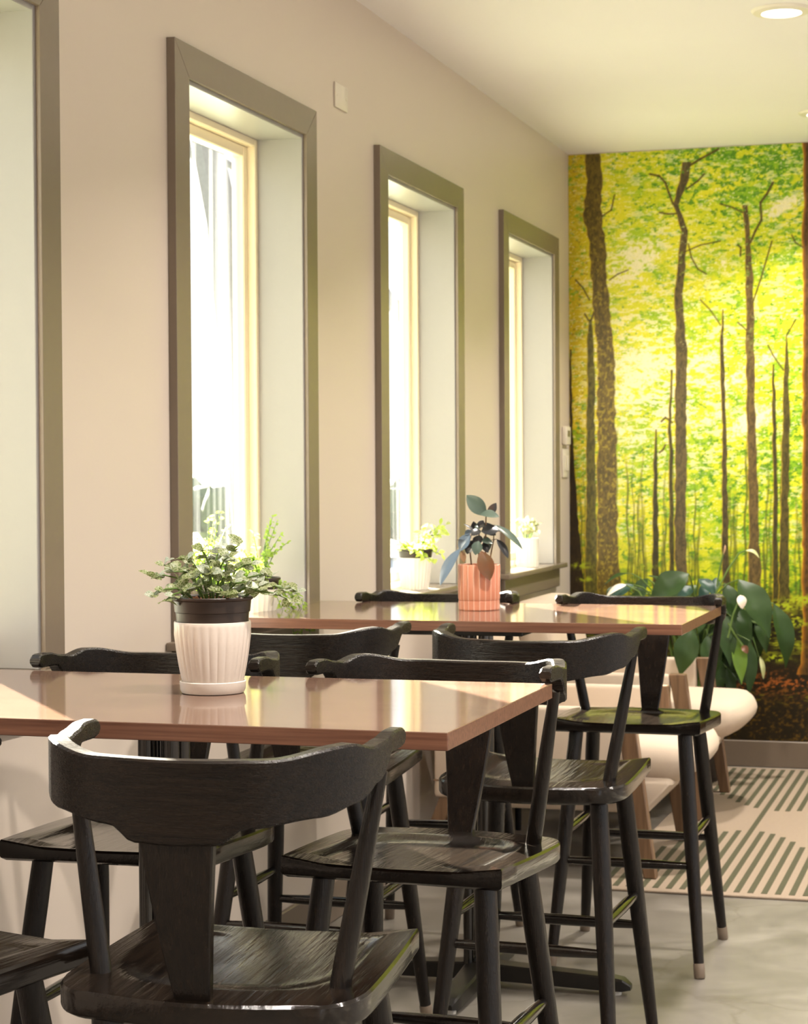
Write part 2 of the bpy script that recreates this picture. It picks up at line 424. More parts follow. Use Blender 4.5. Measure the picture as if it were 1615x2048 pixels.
bm = bmesh.new(); box(bm, (-0.2, ROOM_Y0 - 0.2, CEIL), (ROOM_X + 0.2, ROOM_Y1 + 0.15, CEIL + 0.12)); struct(obj('ceiling', bm, 'ceiling'), 'smooth cream ceiling')
# unseen right and rear walls; their openings are added to let in ambient daylight
def wall_openings(name, axis, pos, th, a0, a1, opens, z0, z1, label):
    bm = bmesh.new(); cur = a0
    def bx(a, b_, c, d):
        if axis == 'x': box(bm, (pos, a, c), (pos + th, b_, d))
        else: box(bm, (a, pos, c), (b_, pos + th, d))
    for s, e in opens:
        bx(cur, s, 0, CEIL + 0.1); bx(s, e, 0, z0); bx(s, e, z1, CEIL + 0.1); cur = e
    bx(cur, a1, 0, CEIL + 0.1)
    struct(obj(name, bm, 'wall'), label)
RO = [(-1.4, 0.6), (1.2, 3.2), (3.8, 5.8), (6.3, 8.1)]
wall_openings('wall_right', 'x', ROOM_X, 0.2, ROOM_Y0 - 0.2, ROOM_Y1 + 0.15, RO, 0.35, 2.35, 'unseen beige wall with wide openings added for daylight')
wall_openings('wall_front', 'y', ROOM_Y0 - 0.2, 0.2, -0.2, ROOM_X + 0.2, [(3.2, 5.0)], 0.35, 2.35, 'beige wall behind the viewer with an opening added for daylight')
def portal(loc, rot, sx, sy):
    d = bpy.data.lights.new('portal', 'AREA'); d.shape = 'RECTANGLE'; d.size = sx; d.size_y = sy
    d.cycles.is_portal = True
    o = bpy.data.objects.new('portal', d); COL.objects.link(o); o.location = loc; o.rotation_euler = rot
for s, e in RO:
    portal((ROOM_X + 0.1, (s + e) / 2, 1.35), (0, R(90), 0), 2.0, e - s)
for s, e in [(3.2, 5.0)]:
    portal(((s + e) / 2, ROOM_Y0 - 0.1, 1.35), (R(90), 0, 0), e - s, 2.0)
for i in range(-1, 3):
    portal((-WALL_T - 0.01, WIN_Y + i * WIN_S + WIN_W / 2, (SILL + WIN_TOP) / 2), (0, R(-90), 0), WIN_TOP - SILL, WIN_W - 0.15)

# baseboards
bm = bmesh.new(); box(bm, (0, ROOM_Y0, 0), (0.014, ROOM_Y1 - 0.014, 0.113), 0.003); struct(obj('baseboard_left', bm, 'baseboard'), 'taupe baseboard along the window wall')
bm = bmesh.new(); box(bm, (0, ROOM_Y1 - 0.014, 0), (ROOM_X, ROOM_Y1, 0.113), 0.003); struct(obj('baseboard_back', bm, 'baseboard'), 'taupe baseboard under the mural')

# ------------------------------------------------------------------ windows
def window(i):
    y0 = WIN_Y + (i - 2) * WIN_S; y1 = y0 + WIN_W; zt = WIN_TOP; zb = SILL
    root = bpy.data.objects.new('window_%d' % i, None); COL.objects.link(root); root.location = (0, y0, 0)
    root['kind'] = 'structure'
    root['label'] = ['nearest window, mostly cut off, left of the beige pier', 'tall narrow window with greige casing and a bushy plant on its sill',
                     'tall narrow window with a white potted plant, behind the salmon pot', 'farthest narrow window beside the forest mural'][i - 1]
    W = WIN_W; T = 0.02
    # casing boards with mitred corners (local y from 0 to W)
    def board(pts):
        bm = bmesh.new(); prism(bm, [Vector((0.0005, a, b_)) for a, b_ in pts], (T, 0, 0))
        es = [e for e in bm.edges if all(v.co.x > T - 1e-4 for v in e.verts)]
        bmesh.ops.bevel(bm, geom=es, offset=0.0009, segments=1, affect='EDGES')
        obj('casing', bm, 'casing', root)
    g = 0.0006
    board([(0, zb), (CASY, zb), (CASY, zt - CAS), (0, zt - g)])
    board([(W, zb), (W, zt - g), (W - CASY, zt - CAS), (W - CASY, zb)])
    board([(g, zt), (CASY + g, zt - CAS), (W - CASY - g, zt - CAS), (W - g, zt)])
    # jamb liners, just inside the casing edge
    j0, j1, jt = CASY + 0.010, W - CASY - 0.010, zt - CAS - 0.010
    def liner(lo, hi):
        bm = bmesh.new(); box(bm, lo, hi, 0.0015); obj('jamb', bm, 'jamb', root)
    X0 = -0.118
    liner((X0 - 0.02, j0 - 0.014, zb), (0.010, j0, jt + 0.012)); liner((X0 - 0.02, j1, zb), (0.010, j1 + 0.014, jt + 0.012))
    liner((X0 - 0.02, j0, jt), (0.010, j1, jt + 0.012))
    # vinyl frame (two steps) and glass
    def ring(name, w, xa, xb, o0, parent, mat):
        bm = bmesh.new()
        a0, a1, b0, b1 = j0 + o0, j1 - o0, zb + o0, jt - o0
        box(bm, (xa, a0, b0), (xb, a0 + w, b1), 0.003); box(bm, (xa, a1 - w, b0), (xb, a1, b1), 0.003)
        box(bm, (xa, a0 + w, b1 - w), (xb, a1 - w, b1), 0.003); box(bm, (xa, a0 + w, b0), (xb, a1 - w, b0 + w), 0.003)
        return obj(name, bm, mat, parent)
    fr = ring('frame', 0.022, -0.185, X0, -0.002, root, 'vinyl')
    ring('sash', 0.030, -0.175, X0 - 0.022, 0.020, fr, 'vinyl')
    bm = bmesh.new(); bm.faces.new([bm.verts.new(p) for p in [(-0.158, j0 + 0.045, zb + 0.045), (-0.158, j1 - 0.045, zb + 0.045), (-0.158, j1 - 0.045, jt - 0.045), (-0.158, j0 + 0.045, jt - 0.045)]]); obj('pane', bm, 'glass', root)
    # sill board with a nosing, apron below
    bm = bmesh.new(); box(bm, (X0 - 0.03, j0 - 0.002, zb - 0.02), (0.001, j1 + 0.002, zb)); box(bm, (0.001, -0.035, zb - 0.02), (0.045, W + 0.035, zb), 0.004, 2)
    obj('sill', bm, 'casing', root)
    bm = bmesh.new(); box(bm, (0.0005, 0.0, zb - 0.10), (0.018, W, zb - 0.0205), 0.003); obj('apron', bm, 'casing', root)
for i in (1, 2, 3, 4): window(i)

# ------------------------------------------------------------------ forest mural: a flat print, colours per point of a fine grid
def mural():
    xs = np.concatenate([np.arange(0.001, 1.16, 0.0034), np.arange(1.165, 3.6, 0.012)])
    zs = np.arange(0.1135, CEIL - 0.001, 0.0034)
    X, Z = np.meshgrid(xs, zs)
    rng = np.random.RandomState(5)
    def vn(sx, sz, seed):
        r = np.random.RandomState(seed); g = r.rand(int(3.0 / sz) + 4, int(4.0 / sx) + 4)
        u, v = X / sx, Z / sz; i, j = u.astype(int), v.astype(int); a, b = u - i, v - j
        a, b = a * a * (3 - 2 * a), b * b * (3 - 2 * b)
        return (g[j, i] * (1 - a) + g[j, i + 1] * a) * (1 - b) + (g[j + 1, i] * (1 - a) + g[j + 1, i + 1] * a) * b
    def fbm(sx, sz, seed, o=4):
        t = 0; w = 1; tw = 0
        for k in range(o):
            t = t + w * vn(sx / 2 ** k, sz / 2 ** k, seed + k); tw += w; w *= 0.62
        return t / tw
    sm = lambda a, lo, hi: np.clip((a - lo) / (hi - lo), 0, 1)
    C = lambda *c: np.array(c, float) / 255
    def mix(A, B, f): return A * (1 - f[..., None]) + B * f[..., None]
    n1, n2, n3, n4 = fbm(0.16, 0.10, 1), fbm(0.05, 0.028, 11), fbm(0.02, 0.012, 21, 3), fbm(0.012, 0.010, 31, 2)
    img = np.ones(X.shape + (3,)) * C(216, 222, 28)
    img = mix(img, C(236, 232, 44), sm(n1 + 0.3 * (n2 - .5), 0.42, 0.62))
    glow = np.exp(-(((X - .42) / .42) ** 2 + ((Z - 1.65) / .40) ** 2)) + .8 * np.exp(-(((X - .3) / .16) ** 2 + ((Z - 2.2 - .5 * (X - .3)) / .12) ** 2))
    img = mix(img, C(246, 244, 110), np.clip(glow, 0, 1) * (.12 + .36 * sm(n2, .35, .65)))
    img = mix(img, C(176, 206, 34), sm(n2 * .6 + (1 - n1) * .4, 0.48, 0.62))
    # left edge runs to golden
    img = mix(img, C(214, 178, 16), sm(0.16 - X + 0.1 * (n2 - .5), 0.0, 0.12) * 0.7)
    # green leaf masses, upper right and in the middle distance
    gw = 0.25 + 0.55 * sm(Z, 2.15, 2.6) * sm(X, 0.25, 0.5) + 0.35 * np.exp(-((Z - 1.25) / 0.3) ** 2) + 0.18 * sm(X, .55, .9)
    g = sm(n3 * 0.55 + n2 * 0.45 + (gw - .5) * 0.28, 0.50, 0.60)
    img = mix(img, C(122, 178, 26), g * (0.75 - .35 * np.clip(glow, 0, 1)))
    g2 = sm(n3 * 0.6 + n4 * 0.4 + (gw - .5) * 0.22, 0.58, 0.66)
    img = mix(img, C(66, 128, 14), g2 * 0.7)
    img = mix(img, C(150, 130, 14), sm(n4, 0.66, 0.8) * sm(0.2 - X, -0.05, 0.15) * 0.8)
    # sky through the leaves
    wh = 0.12 * np.ones_like(X)
    for cx_, cz_, s in [(.297, 2.237, .07), (.242, 2.12, .06), (.253, 2.304, .03), (.363, 2.2, .06), (.273, 1.76, .09), (.339, 1.71, .08), (.228, 1.45, .06), (.77, 1.458, .08),
                        (.834, 1.511, .07), (.316, 1.41, .06), (.9, 2.38, .07), (.963, 2.42, .06), (.666, 2.158, .05), (.718, 1.66, .06), (.85, 1.75, .06), (.6, 1.75, .08), (.25, 1.6, .1), (.62, 1.5, .07)]:
        wh += 0.85 * np.exp(-(((X - cx_) / (s * 1.3)) ** 2 + ((Z - cz_ - 0.35 * (X - cx_)) / (s * .6)) ** 2))
    wf = sm(n3 * .45 + n2 * .3 + n4 * .25 + 0.24 * wh - 0.10 * g, 0.60, 0.72)
    wf = np.maximum(wf, sm(fbm(0.034, 0.012, 101, 3) + .10 * glow + .05 * n1, 0.645, 0.69) * (.6 + .4 * np.clip(glow, 0, 1)) * (1 - .5 * sm(.12 - X, 0, .1)))
    wf = np.maximum(wf, sm(fbm(0.012, 0.007, 111, 2) + .08 * glow, 0.74, 0.80) * .8)
    wf *= sm(Z, 0.80, 1.0)
    img = mix(img, C(253, 244, 208), wf * 0.95)
    img = mix(img, C(246, 236, 120), sm(vn(0.008, 0.006, 77), 0.84, 0.93) * sm(Z, 0.8, 1.0) * 0.8)
    # distant saplings
    top = 1.30 + 0.2 * (n1 - .5)
    d = np.zeros_like(X)
    for k in range(120):
        x0 = rng.rand() * 1.2 if k < 80 else 1.2 + rng.rand() * 2.3
        w = (0.0012 + 0.003 * rng.rand() ** 2) * (1 if k < 80 else 2.5); zt = 0.95 + 0.5 * rng.rand() ** 1.5; sl = (rng.rand() - .5) * 0.05
        c = x0 + sl * (Z - 0.7) + 0.004 * np.sin(Z * 23 + k)
        d = np.maximum(d, (1 - sm(np.abs(X - c), w, w + 0.003)) * (1 - sm(Z, zt - .1, zt + .05)) * (0.45 + 0.4 * rng.rand()))
    img = mix(img, C(92, 96, 22), d * 0.95)
    img = mix(img, img * 0.72, sm(1.02 - Z, 0, 0.25) * sm(n2, 0.35, 0.6) * 0.8)
    # forest floor
    gy = 0.70 + 0.05 * (n1 - .5) + 0.03 * np.sin(X * 9)
    fl = sm(gy - Z, -0.04, 0.07)
    flo = np.ones_like(img) * C(34, 26, 8)
    flo = mix(flo, C(120, 124, 20), sm(fbm(0.05, 0.012, 51, 3), 0.55, 0.7) * sm(Z, 0.42, 0.52) * 0.85)
    flo = mix(flo, C(190, 190, 30), sm(fbm(0.03, 0.008, 54, 2), 0.70, 0.8) * sm(Z, 0.47, 0.55))
    red = sm(fbm(0.012, 0.008, 61, 2), 0.50, 0.68)
    flo = mix(flo, C(168, 92, 34), red * np.exp(-((Z - 0.36) / 0.055) ** 2) * (0.35 + .65 * sm(X, .6, .85)))
    flo = mix(flo, C(98, 70, 14), sm(fbm(0.012, 0.008, 71, 2), 0.56, 0.72) * sm(0.33 - Z, -0.02, 0.05) * 0.9)
    flo = mix(flo, C(112, 100, 16), sm(fbm(0.04, 0.01, 81, 2), 0.6, 0.75) * np.exp(-((Z - 0.30) / 0.03) ** 2))
    img = mix(img, flo, fl)
    # trunks: (x centre, z, half width) from top to bottom
    TR = {
     'a': ([(0.107, 2.674, 0.034), (0.118, 2.549, 0.034), (0.109, 2.441, 0.039), (0.111, 2.375, 0.039), (0.13, 2.265, 0.037), (0.137, 2.112, 0.034), (0.152, 1.915, 0.035), (0.163, 1.805, 0.036), (0.166, 1.586, 0.04), (0.169, 1.367, 0.041), (0.168, 1.148, 0.043), (0.17, 0.929, 0.044), (0.175, 0.731, 0.05), (0.176, 0.66, 0.062)], (112, 94, 34), 1),
     'b': ([(0.094, 1.938, 0.007), (0.096, 1.851, 0.013), (0.099, 1.675, 0.017), (0.096, 1.368, 0.018), (0.096, 1.061, 0.024), (0.094, 0.66, 0.031)], (104, 98, 34), 0),
     'c': ([(0.006, 1.809, 0.003), (0.009, 1.369, 0.009), (0.021, 1.016, 0.022), (0.031, 0.66, 0.036)], (52, 38, 14), 0),
     'd': ([(0.521, 2.605, 0.018), (0.513, 2.53, 0.018), (0.488, 2.467, 0.015), (0.474, 2.424, 0.011), (0.492, 2.38, 0.011), (0.51, 2.31, 0.014), (0.501, 2.229, 0.014), (0.493, 2.1, 0.017), (0.486, 2.035, 0.018), (0.491, 1.905, 0.019), (0.495, 1.797, 0.025), (0.493, 1.364, 0.024), (0.489, 1.039, 0.024), (0.493, 0.66, 0.028)], (102, 88, 54), 0),
     'e': ([(0.454, 1.711, 0.004), (0.453, 1.614, 0.004), (0.444, 1.484, 0.006), (0.45, 1.365, 0.008), (0.45, 1.039, 0.009), (0.451, 0.66, 0.012)], (78, 72, 26), 0),
     'f': ([(0.383, 1.452, 0.003), (0.382, 1.3, 0.008), (0.381, 1.039, 0.012), (0.381, 0.66, 0.017)], (64, 60, 22), 0),
     'g': ([(0.674, 1.965, 0.002), (0.671, 1.836, 0.007), (0.671, 1.707, 0.009), (0.681, 1.47, 0.008), (0.681, 1.147, 0.012), (0.687, 0.66, 0.016)], (84, 72, 38), 0),
     'h': ([(0.771, 2.406, 0.011), (0.783, 2.261, 0.011), (0.789, 2.089, 0.015), (0.791, 1.79, 0.017), (0.795, 1.469, 0.018), (0.803, 1.147, 0.02), (0.807, 0.932, 0.023), (0.81, 0.64, 0.03)], (112, 92, 50), 0),
     'i': ([(0.889, 1.724, 0.003), (0.891, 1.574, 0.008), (0.896, 1.254, 0.008), (0.896, 0.64, 0.012)], (74, 66, 26), 0),
     'j': ([(0.947, 1.85, 0.002), (0.943, 1.701, 0.01), (0.944, 1.467, 0.015), (0.936, 1.147, 0.016), (0.932, 0.933, 0.019), (0.932, 0.62, 0.025)], (88, 78, 30), 0),
     'k': ([(1.045, 2.67, 0.030), (1.045, 2.42, 0.026), (1.04, 2.272, 0.03), (1.043, 1.996, 0.028), (1.041, 1.572, 0.029), (1.04, 1.146, 0.03), (1.042, 0.614, 0.032), (1.042, 0.45, 0.04), (1.042, 0.40, 0.055)], (92, 64, 24), 2)}
    for k in range(9):
        x0 = 1.2 + 0.26 * k + rng.rand() * 0.1; w = 0.02 + 0.03 * rng.rand()
        TR['r%d' % k] = ([(x0 + .03 * rng.rand(), 2.67, w * .7), (x0 + .02 * rng.rand(), 1.8, w * .85), (x0, .6, w * 1.1)], (100, 84, 40), 0)
    yellow = C(206, 190, 40)
    for key in 'cbfeigjdhak':
        pts, col, kind = TR[key]; 
        z = np.array([p[1] for p in pts][::-1]); xc = np.array([p[0] for p in pts][::-1]); hw = np.array([p[2] for p in pts][::-1])
        c = np.interp(Z, z, xc) + 0.006 * (vn(4.0, 0.05, 301 + ord(key)) - .5); w = np.interp(Z, z, hw) * (.88 + .24 * vn(4.0, .03, 401 + ord(key)))
        m = (1 - sm(np.abs(X - c), w - 0.0015, w + 0.002)) * ((Z < z[-1] + .003) & (Z > z[0])).astype(float)
        base = np.ones_like(img) * C(*col)
        base = mix(base, C(*[int(v * .66) for v in col]), sm(fbm(0.009, 0.02, 501, 3), 0.42, 0.62) * .75)
        base = mix(base, C(*[min(255, int(v * 1.28)) for v in col]), sm(fbm(0.006, 0.012, 521, 2), 0.55, 0.75) * .35)
        if kind == 1:
            base = mix(base, C(176, 156, 44), sm(fbm(0.011, 0.012, 91, 2), 0.60, 0.70) * sm(2.45 - Z, -.3, .5) * 0.7)
        if kind == 2:
            base = mix(base, C(186, 118, 30), sm((c - X) / w, 0.5, 1.0))
        m = m * (1 - 0.75 * sm(n3 * .6 + n4 * .4, 0.60, 0.66) * sm(Z, 1.5, 2.4) * (0 if kind else 1))
        img = mix(img, base, m)
        img = mix(img, C(240, 190, 40), (1 - sm(np.abs(X - c + w), 0.001, 0.003)) * ((Z < z[-1]) & (Z > z[0] + .05)) * .45)
    for k in range(9):
        pts, col, kind = TR['r%d' % k]
        z = np.array([p[1] for p in pts][::-1]); c = np.interp(Z, z, [p[0] for p in pts][::-1]); w = np.interp(Z, z, [p[2] for p in pts][::-1])
        img = mix(img, np.ones_like(img) * C(*col) * (0.8 + 0.3 * n3[..., None]), (1 - sm(np.abs(X - c), w - .002, w + .006)) * (Z > .62))
    BR = [[(0.462, 2.429), (0.444, 2.479), (0.429, 2.523), (0.403, 2.553), (0.362, 2.563)], [(0.52, 2.491), (0.57, 2.523), (0.598, 2.552)], [(0.538, 2.593), (0.581, 2.617), (0.659, 2.656)], [(0.477, 2.387), (0.44, 2.387), (0.403, 2.395)], [(0.152, 2.391), (0.192, 2.415), (0.206, 2.48)], [(0.794, 2.25), (0.815, 2.298), (0.841, 2.344), (0.837, 2.418), (0.864, 2.453), (0.89, 2.501)], [(0.793, 1.961), (0.836, 2.088), (0.885, 2.252)], [(0.76, 2.379), (0.72, 2.402), (0.666, 2.42)], [(0.751, 2.194), (0.753, 2.23), (0.741, 2.241)], [(0.182, 2.11), (0.22, 2.135), (0.264, 2.151)], [(0.528, 2.254), (0.541, 2.195), (0.569, 2.144), (0.605, 2.122)], [(0.506, 2.218), (0.58, 2.247), (0.666, 2.261)], [(0.093, 2.026), (0.064, 2.081), (0.031, 2.116)], [(1.015, 2.22), (0.984, 2.242), (0.969, 2.274)], [(0.101, 1.938), (0.112, 1.97)], [(0.088, 1.938), (0.072, 1.966)], [(0.456, 1.484), (0.426, 1.506), (0.408, 1.489)], [(0.399, 1.354), (0.414, 1.365), (0.425, 1.387)], [(0.665, 1.9), (0.622, 1.966), (0.579, 2.011)], [(0.776, 1.876), (0.74, 1.909)], [(0.947, 1.85), (0.983, 1.913)], [(0.932, 1.701), (0.888, 1.766), (0.867, 1.809)]]
    thick = [3.2, 2.2, 3.5, 2.2, 1.6, 3.6, 1.8, 1.8, 2.4, 1.4, 1.6, 1.2, 1.6, 1.5, 2.4, 2.0, 2.6, 2.5, 1.2, 1.5, 1.8, 1.8]
    for k in range(0):      # fine twigs
        x0, z0 = rng.rand() * 1.1, 1.0 + rng.rand() * 1.6; a = rng.rand() * 6.28
        BR.append([(x0, z0), (x0 + .05 * math.cos(a), z0 + .03 * math.sin(a)), (x0 + .10 * math.cos(a + .4), z0 + .06 * math.sin(a + .4))]); thick.append(0.7)
    for b, t in zip(BR, thick):
        t *= 0.001
        for (xa, za), (xb, zb) in zip(b, b[1:]):
            dx, dz = xb - xa, zb - za; L = dx * dx + dz * dz
            u = np.clip(((X - xa) * dx + (Z - za) * dz) / L, 0, 1)
            dd = np.hypot(X - xa - u * dx, Z - za - u * dz)
            img = mix(img, C(82, 66, 20), (1 - sm(dd, t, t + 0.003)) * 0.85)
    # low sprays of leaves in front of the trunks, lower right and far left
    for cx_, cz_, s in [(0.93, .69, .06), (1.0, .72, .06), (0.86, .70, .05), (.05, .86, .04), (.07, .80, .03), (.98, .62, .05), (.35, .86, .03), (.9, .47, .05), (.95, .52, .05)]:
        f = np.exp(-(((X - cx_) / s) ** 2 + ((Z - cz_) / (s * .35)) ** 2)) * sm(n4 * .6 + n3 * .4, 0.42, 0.56)
        img = mix(img, C(176, 190, 34), np.clip(f * 1.4, 0, 1))
    img = np.clip(img, 0, 1)
    lin = 0.80 * np.where(img <= 0.04045, img / 12.92, ((img + 0.055) / 1.055) ** 2.4)
    ny, nx = X.shape
    me = bpy.data.meshes.new('forest_mural')
    co = np.stack([X.ravel(), np.full(X.size, ROOM_Y1 - 0.003), Z.ravel()], 1).astype(np.float32)
    idx = np.arange(ny * nx).reshape(ny, nx)
    q = np.stack([idx[:-1, :-1], idx[:-1, 1:], idx[1:, 1:], idx[1:, :-1]], -1).reshape(-1, 4).astype(np.int32)
    me.vertices.add(len(co)); me.vertices.foreach_set('co', co.ravel())
    me.loops.add(q.size); me.loops.foreach_set('vertex_index', q.ravel())
    me.polygons.add(len(q)); me.polygons.foreach_set('loop_start', np.arange(0, q.size, 4, dtype=np.int32))
    me.update(); me.validate()
    ca = me.color_attributes.new('print', 'FLOAT_COLOR', 'POINT')
    ca.data.foreach_set('color', np.concatenate([lin.reshape(-1, 3), np.ones((X.size, 1))], 1).astype(np.float32).ravel())
    m, n, l, b = new_mat('forest_wallpaper')
    at = n.new('ShaderNodeVertexColor'); at.layer_name = 'print'
    tc = n.new('ShaderNodeTexCoord'); nz = n.new('ShaderNodeTexNoise'); nz.inputs['Scale'].default_value = 260; nz.inputs['Detail'].default_value = 2
    l.new(tc.outputs['Object'], nz.inputs['Vector'])
    mr = n.new('ShaderNodeMapRange'); mr.inputs[3].default_value = 0.82; mr.inputs[4].default_value = 1.18; l.new(nz.outputs['Fac'], mr.inputs[0])
    vm = n.new('ShaderNodeVectorMath'); vm.operation = 'SCALE'; l.new(at.outputs['Color'], vm.inputs[0]); l.new(mr.outputs[0], vm.inputs['Scale'])
    l.new(vm.outputs[0], b.inputs['Base Color']); b.inputs['Roughness'].default_value = 0.4; b.inputs['Specular IOR Level'].default_value = 0.35
    me.materials.append(m)
    o = bpy.data.objects.new('forest_mural', me); COL.objects.link(o)
    tag(o, 'lime and yellow forest photo mural with dark trunks covering the end wall', 'mural')
mural()

# ------------------------------------------------------------------ rug
def rug():
    x0, x1, y0, y1 = 0.648, 3.3, 5.889, 8.47
    bm = bmesh.new(); box(bm, (x0, y0, 0.0005), (x1, y1, 0.008), 0.002)
    r = obj('striped_rug', bm, 'rug'); tag(r, 'cream woven rug with bands of olive stripes under the armchairs', 'rug')
    bm = bmesh.new(); k = 0
    x = 0.655
    while x < 3.28:
        ph = (x - 0.98) / 0.36
        top = 6.22 + 0.75 * max(0, math.cos(ph * math.pi / 2 * 0.98)) ** 1.0 if abs(ph) < 1 else 6.22 + 0.75 * max(0, math.cos(((ph + 1) % 2 - 1) * math.pi / 2))
        bot = 7.40 + 0.55 * (1 - max(0, math.cos(((x - 1.04) / 0.36 + 1) % 2 * math.pi / 2 - math.pi / 2)))
        long_ = k % 16 == 8
        def stripe(a, b_):
            box(bm, (x - 0.009, a, 0.0078), (x + 0.009, b_, 0.0092))
        if long_: stripe(5.93, 8.43)
        else: stripe(5.93, top); stripe(bot, 8.43)
        x += 0.0408; k += 1
    obj('stripe_pattern', bm, 'rug_stripe', r)
rug()

# ------------------------------------------------------------------ counter stool
CREST = [(-0.2105, 0.007), (-0.2095, -0.045), (-0.205, -0.095), (-0.192, -0.145), (-0.163, -0.190), (-0.115, -0.218), (-0.06, -0.230), (0, -0.233)]
CREST += [(-x, y) for x, y in CREST[-2::-1]]
def interp(tab, x):
    if x <= tab[0][0]: return tab[0][1]
    for (a, fa), (b_, fb) in zip(tab, tab[1:]):
        if x <= b_:
            t = (x - a) / (b_ - a); t = t * t * (3 - 2 * t); return fa + (fb - fa) * t
    return tab[-1][1]
def crest_bm():
    # resample the arc densely
    P = [Vector((x, y, 0)) for x, y in CREST]
    dense = []
    for i in range(len(P) - 1):
        p0, p1, p2, p3 = P[max(0, i - 1)], P[i], P[i + 1], P[min(len(P) - 1, i + 2)]
        for k in range(6):
            t = k / 6
            dense.append(0.5 * ((2 * p1) + (p2 - p0) * t + (2 * p0 - 5 * p1 + 4 * p2 - p3) * t * t + (3 * p1 - p0 - 3 * p2 + p3) * t ** 3))
    dense.append(P[-1])
    n = len(dense); L = [0]
    for a, b_ in zip(dense, dense[1:]): L.append(L[-1] + (b_ - a).length)
    half = L[-1] / 2
    bm = bmesh.new(); rings = []
    for i, p in enumerate(dense):
        d = abs(L[i] - half); e = half - d          # d from centre, e from the tip
        top = interp([(0, 0.9265), (0.11, 0.928), (0.20, 0.9405), (0.215, 0.941), (0.262, 0.932), (0.30, 0.936), (0.335, 0.9425)], d)
        bot = interp([(0, 0.824), (0.052, 0.826), (0.085, 0.846), (0.17, 0.857), (0.225, 0.868), (0.275, 0.887), (0.315, 0.917)], d)
        if e < 0.016:
            q = math.sqrt(max(0, 1 - ((0.016 - e) / 0.016) ** 2)); mid = (top + bot) / 2
            top, bot = mid + (top - mid) * (0.45 + 0.55 * q), mid - (mid - bot) * (0.45 + 0.55 * q)
        th = interp([(0, 0.0115), (0.2, 0.0125), (0.3, 0.0125), (0.34, 0.010)], d)
        tan = (dense[min(n - 1, i + 1)] - dense[max(0, i - 1)]).normalized(); nr = Vector((tan.y, -tan.x, 0))   # outward
        c = 0.003
        sec = [(-th, bot + c), (-th + c, bot), (th - c, bot), (th, bot + c), (th, top - c), (th - c, top), (-th + c, top), (-th, top - c)]
        lean = lambda z: (z - 0.88) * -0.10 if d < 0.1 else 0.0
        rings.append([bm.verts.new(p + nr * s + Vector((0, 0, z))) for s, z in sec])
    for a, b_ in zip(rings, rings[1:]):
        for k in range(8): bm.faces.new((a[k], a[(k + 1) % 8], b_[(k + 1) % 8], b_[k]))
    bm.faces.new(rings[0][::-1]); bm.faces.new(rings[-1])
    return bm
def seat_z(y): return 0.6395 + (y - 0.19) * (0.6395 - 0.6262) / 0.367
def seat_bm():
    # outline, counter-clockwise from front right
    out = [(0.190, 0.190), (0.190, 0.186)]
    for k in range(1, 12):
        t = k / 12; y = 0.186 - t * 0.27; out.append((0.190 + 0.012 * math.sin(t * math.pi / 2), y))
    for k in range(0, 9):
        a = k / 8 * math.pi / 2; out.append((0.142 + 0.060 * math.cos(a) ** 0.9 if k < 8 else 0.142, -0.095 - 0.085 * math.sin(a) ** 0.95))
    for k in range(1, 8):
        t = k / 8; out.append((0.142 * (1 - t), -0.180 - 0.022 * math.sin(t * math.pi / 2)))
    right = out
    full = right + [(0, -0.202)] + [(-x, y) for x, y in right[::-1]] + [(-0.12 + 0.04 * k, 0.190) for k in range(7)]
    bm = bmesh.new()
    def dish(x, y):
        rx = abs(x) / 0.158
        ry = max(0, -(y - 0.02)) / 0.150
        r = (rx ** 3.2 + ry ** 2.6) ** (1 / 2.9)
        t = min(1, max(0, (1.0 - r) / 0.20)); t = t * t * (3 - 2 * t)
        d_ = 0.0085 * t + 0.003 * max(0, 1 - r)
        return -d_ - 0.0 * x
    cen = (0.0, 0.0)
    rings = []
    def ring(k, dz=None, inset=0.0):
        row = []
        for x, y in full:
            X, Y = x * k, y * k
            row.append((X, Y, seat_z(Y) + (dish(X, Y) if dz is None else dz)))
        return row
    def ins(dist, dz):
        row = []
        for x, y in full:
            l_ = math.hypot(x, y); k = (l_ - dist) / l_
            row.append((x * k, y * k, seat_z(y) + dz))
        return row
    under = [ins(0.05, -0.038), ins(0.012, -0.0365), ins(0.0025, -0.0315), ins(0.0, -0.027), ins(0.0, -0.004)]
    e1 = []
    for x, y in full:
        l_ = math.hypot(x, y); k = (l_ - 0.003) / l_; e1.append((x * k, y * k, seat_z(y) + dish(x, y) - 0.0))
    # front edge follows the dish
    under[-1] = [(x, y, seat_z(y) + dish(x, y) - 0.004) for x, y in full]
    top = [e1] + [ring(k) for k in (0.97, 0.94, 0.91, 0.88, 0.85, 0.82, 0.79, 0.76, 0.73, 0.69, 0.64, 0.57, 0.48, 0.38, 0.27, 0.15, 0.05)]
    allr = under + top
    vr = [[bm.verts.new(p) for p in r_] for r_ in allr]
    n = len(full)
    for a, b_ in zip(vr, vr[1:]):
        for k in range(n):
            bm.faces.new((a[k], a[(k + 1) % n], b_[(k + 1) % n], b_[k]))
    bm.faces.new(vr[0][::-1]); bm.faces.new(vr[-1])
    return bm
LEGS = [(1, 1), (-1, 1), (1, -1), (-1, -1)]
def leg_pt(sx, sy, z):
    """centre line of a leg at height z"""
    top = Vector((0.140 * sx, 0.120 if sy > 0 else -0.105, 0.606)); foot = Vector((0.1905 * sx, 0.217 if sy > 0 else -0.218, 0.0))
    return foot + (top - foot) * (z / 0.606)
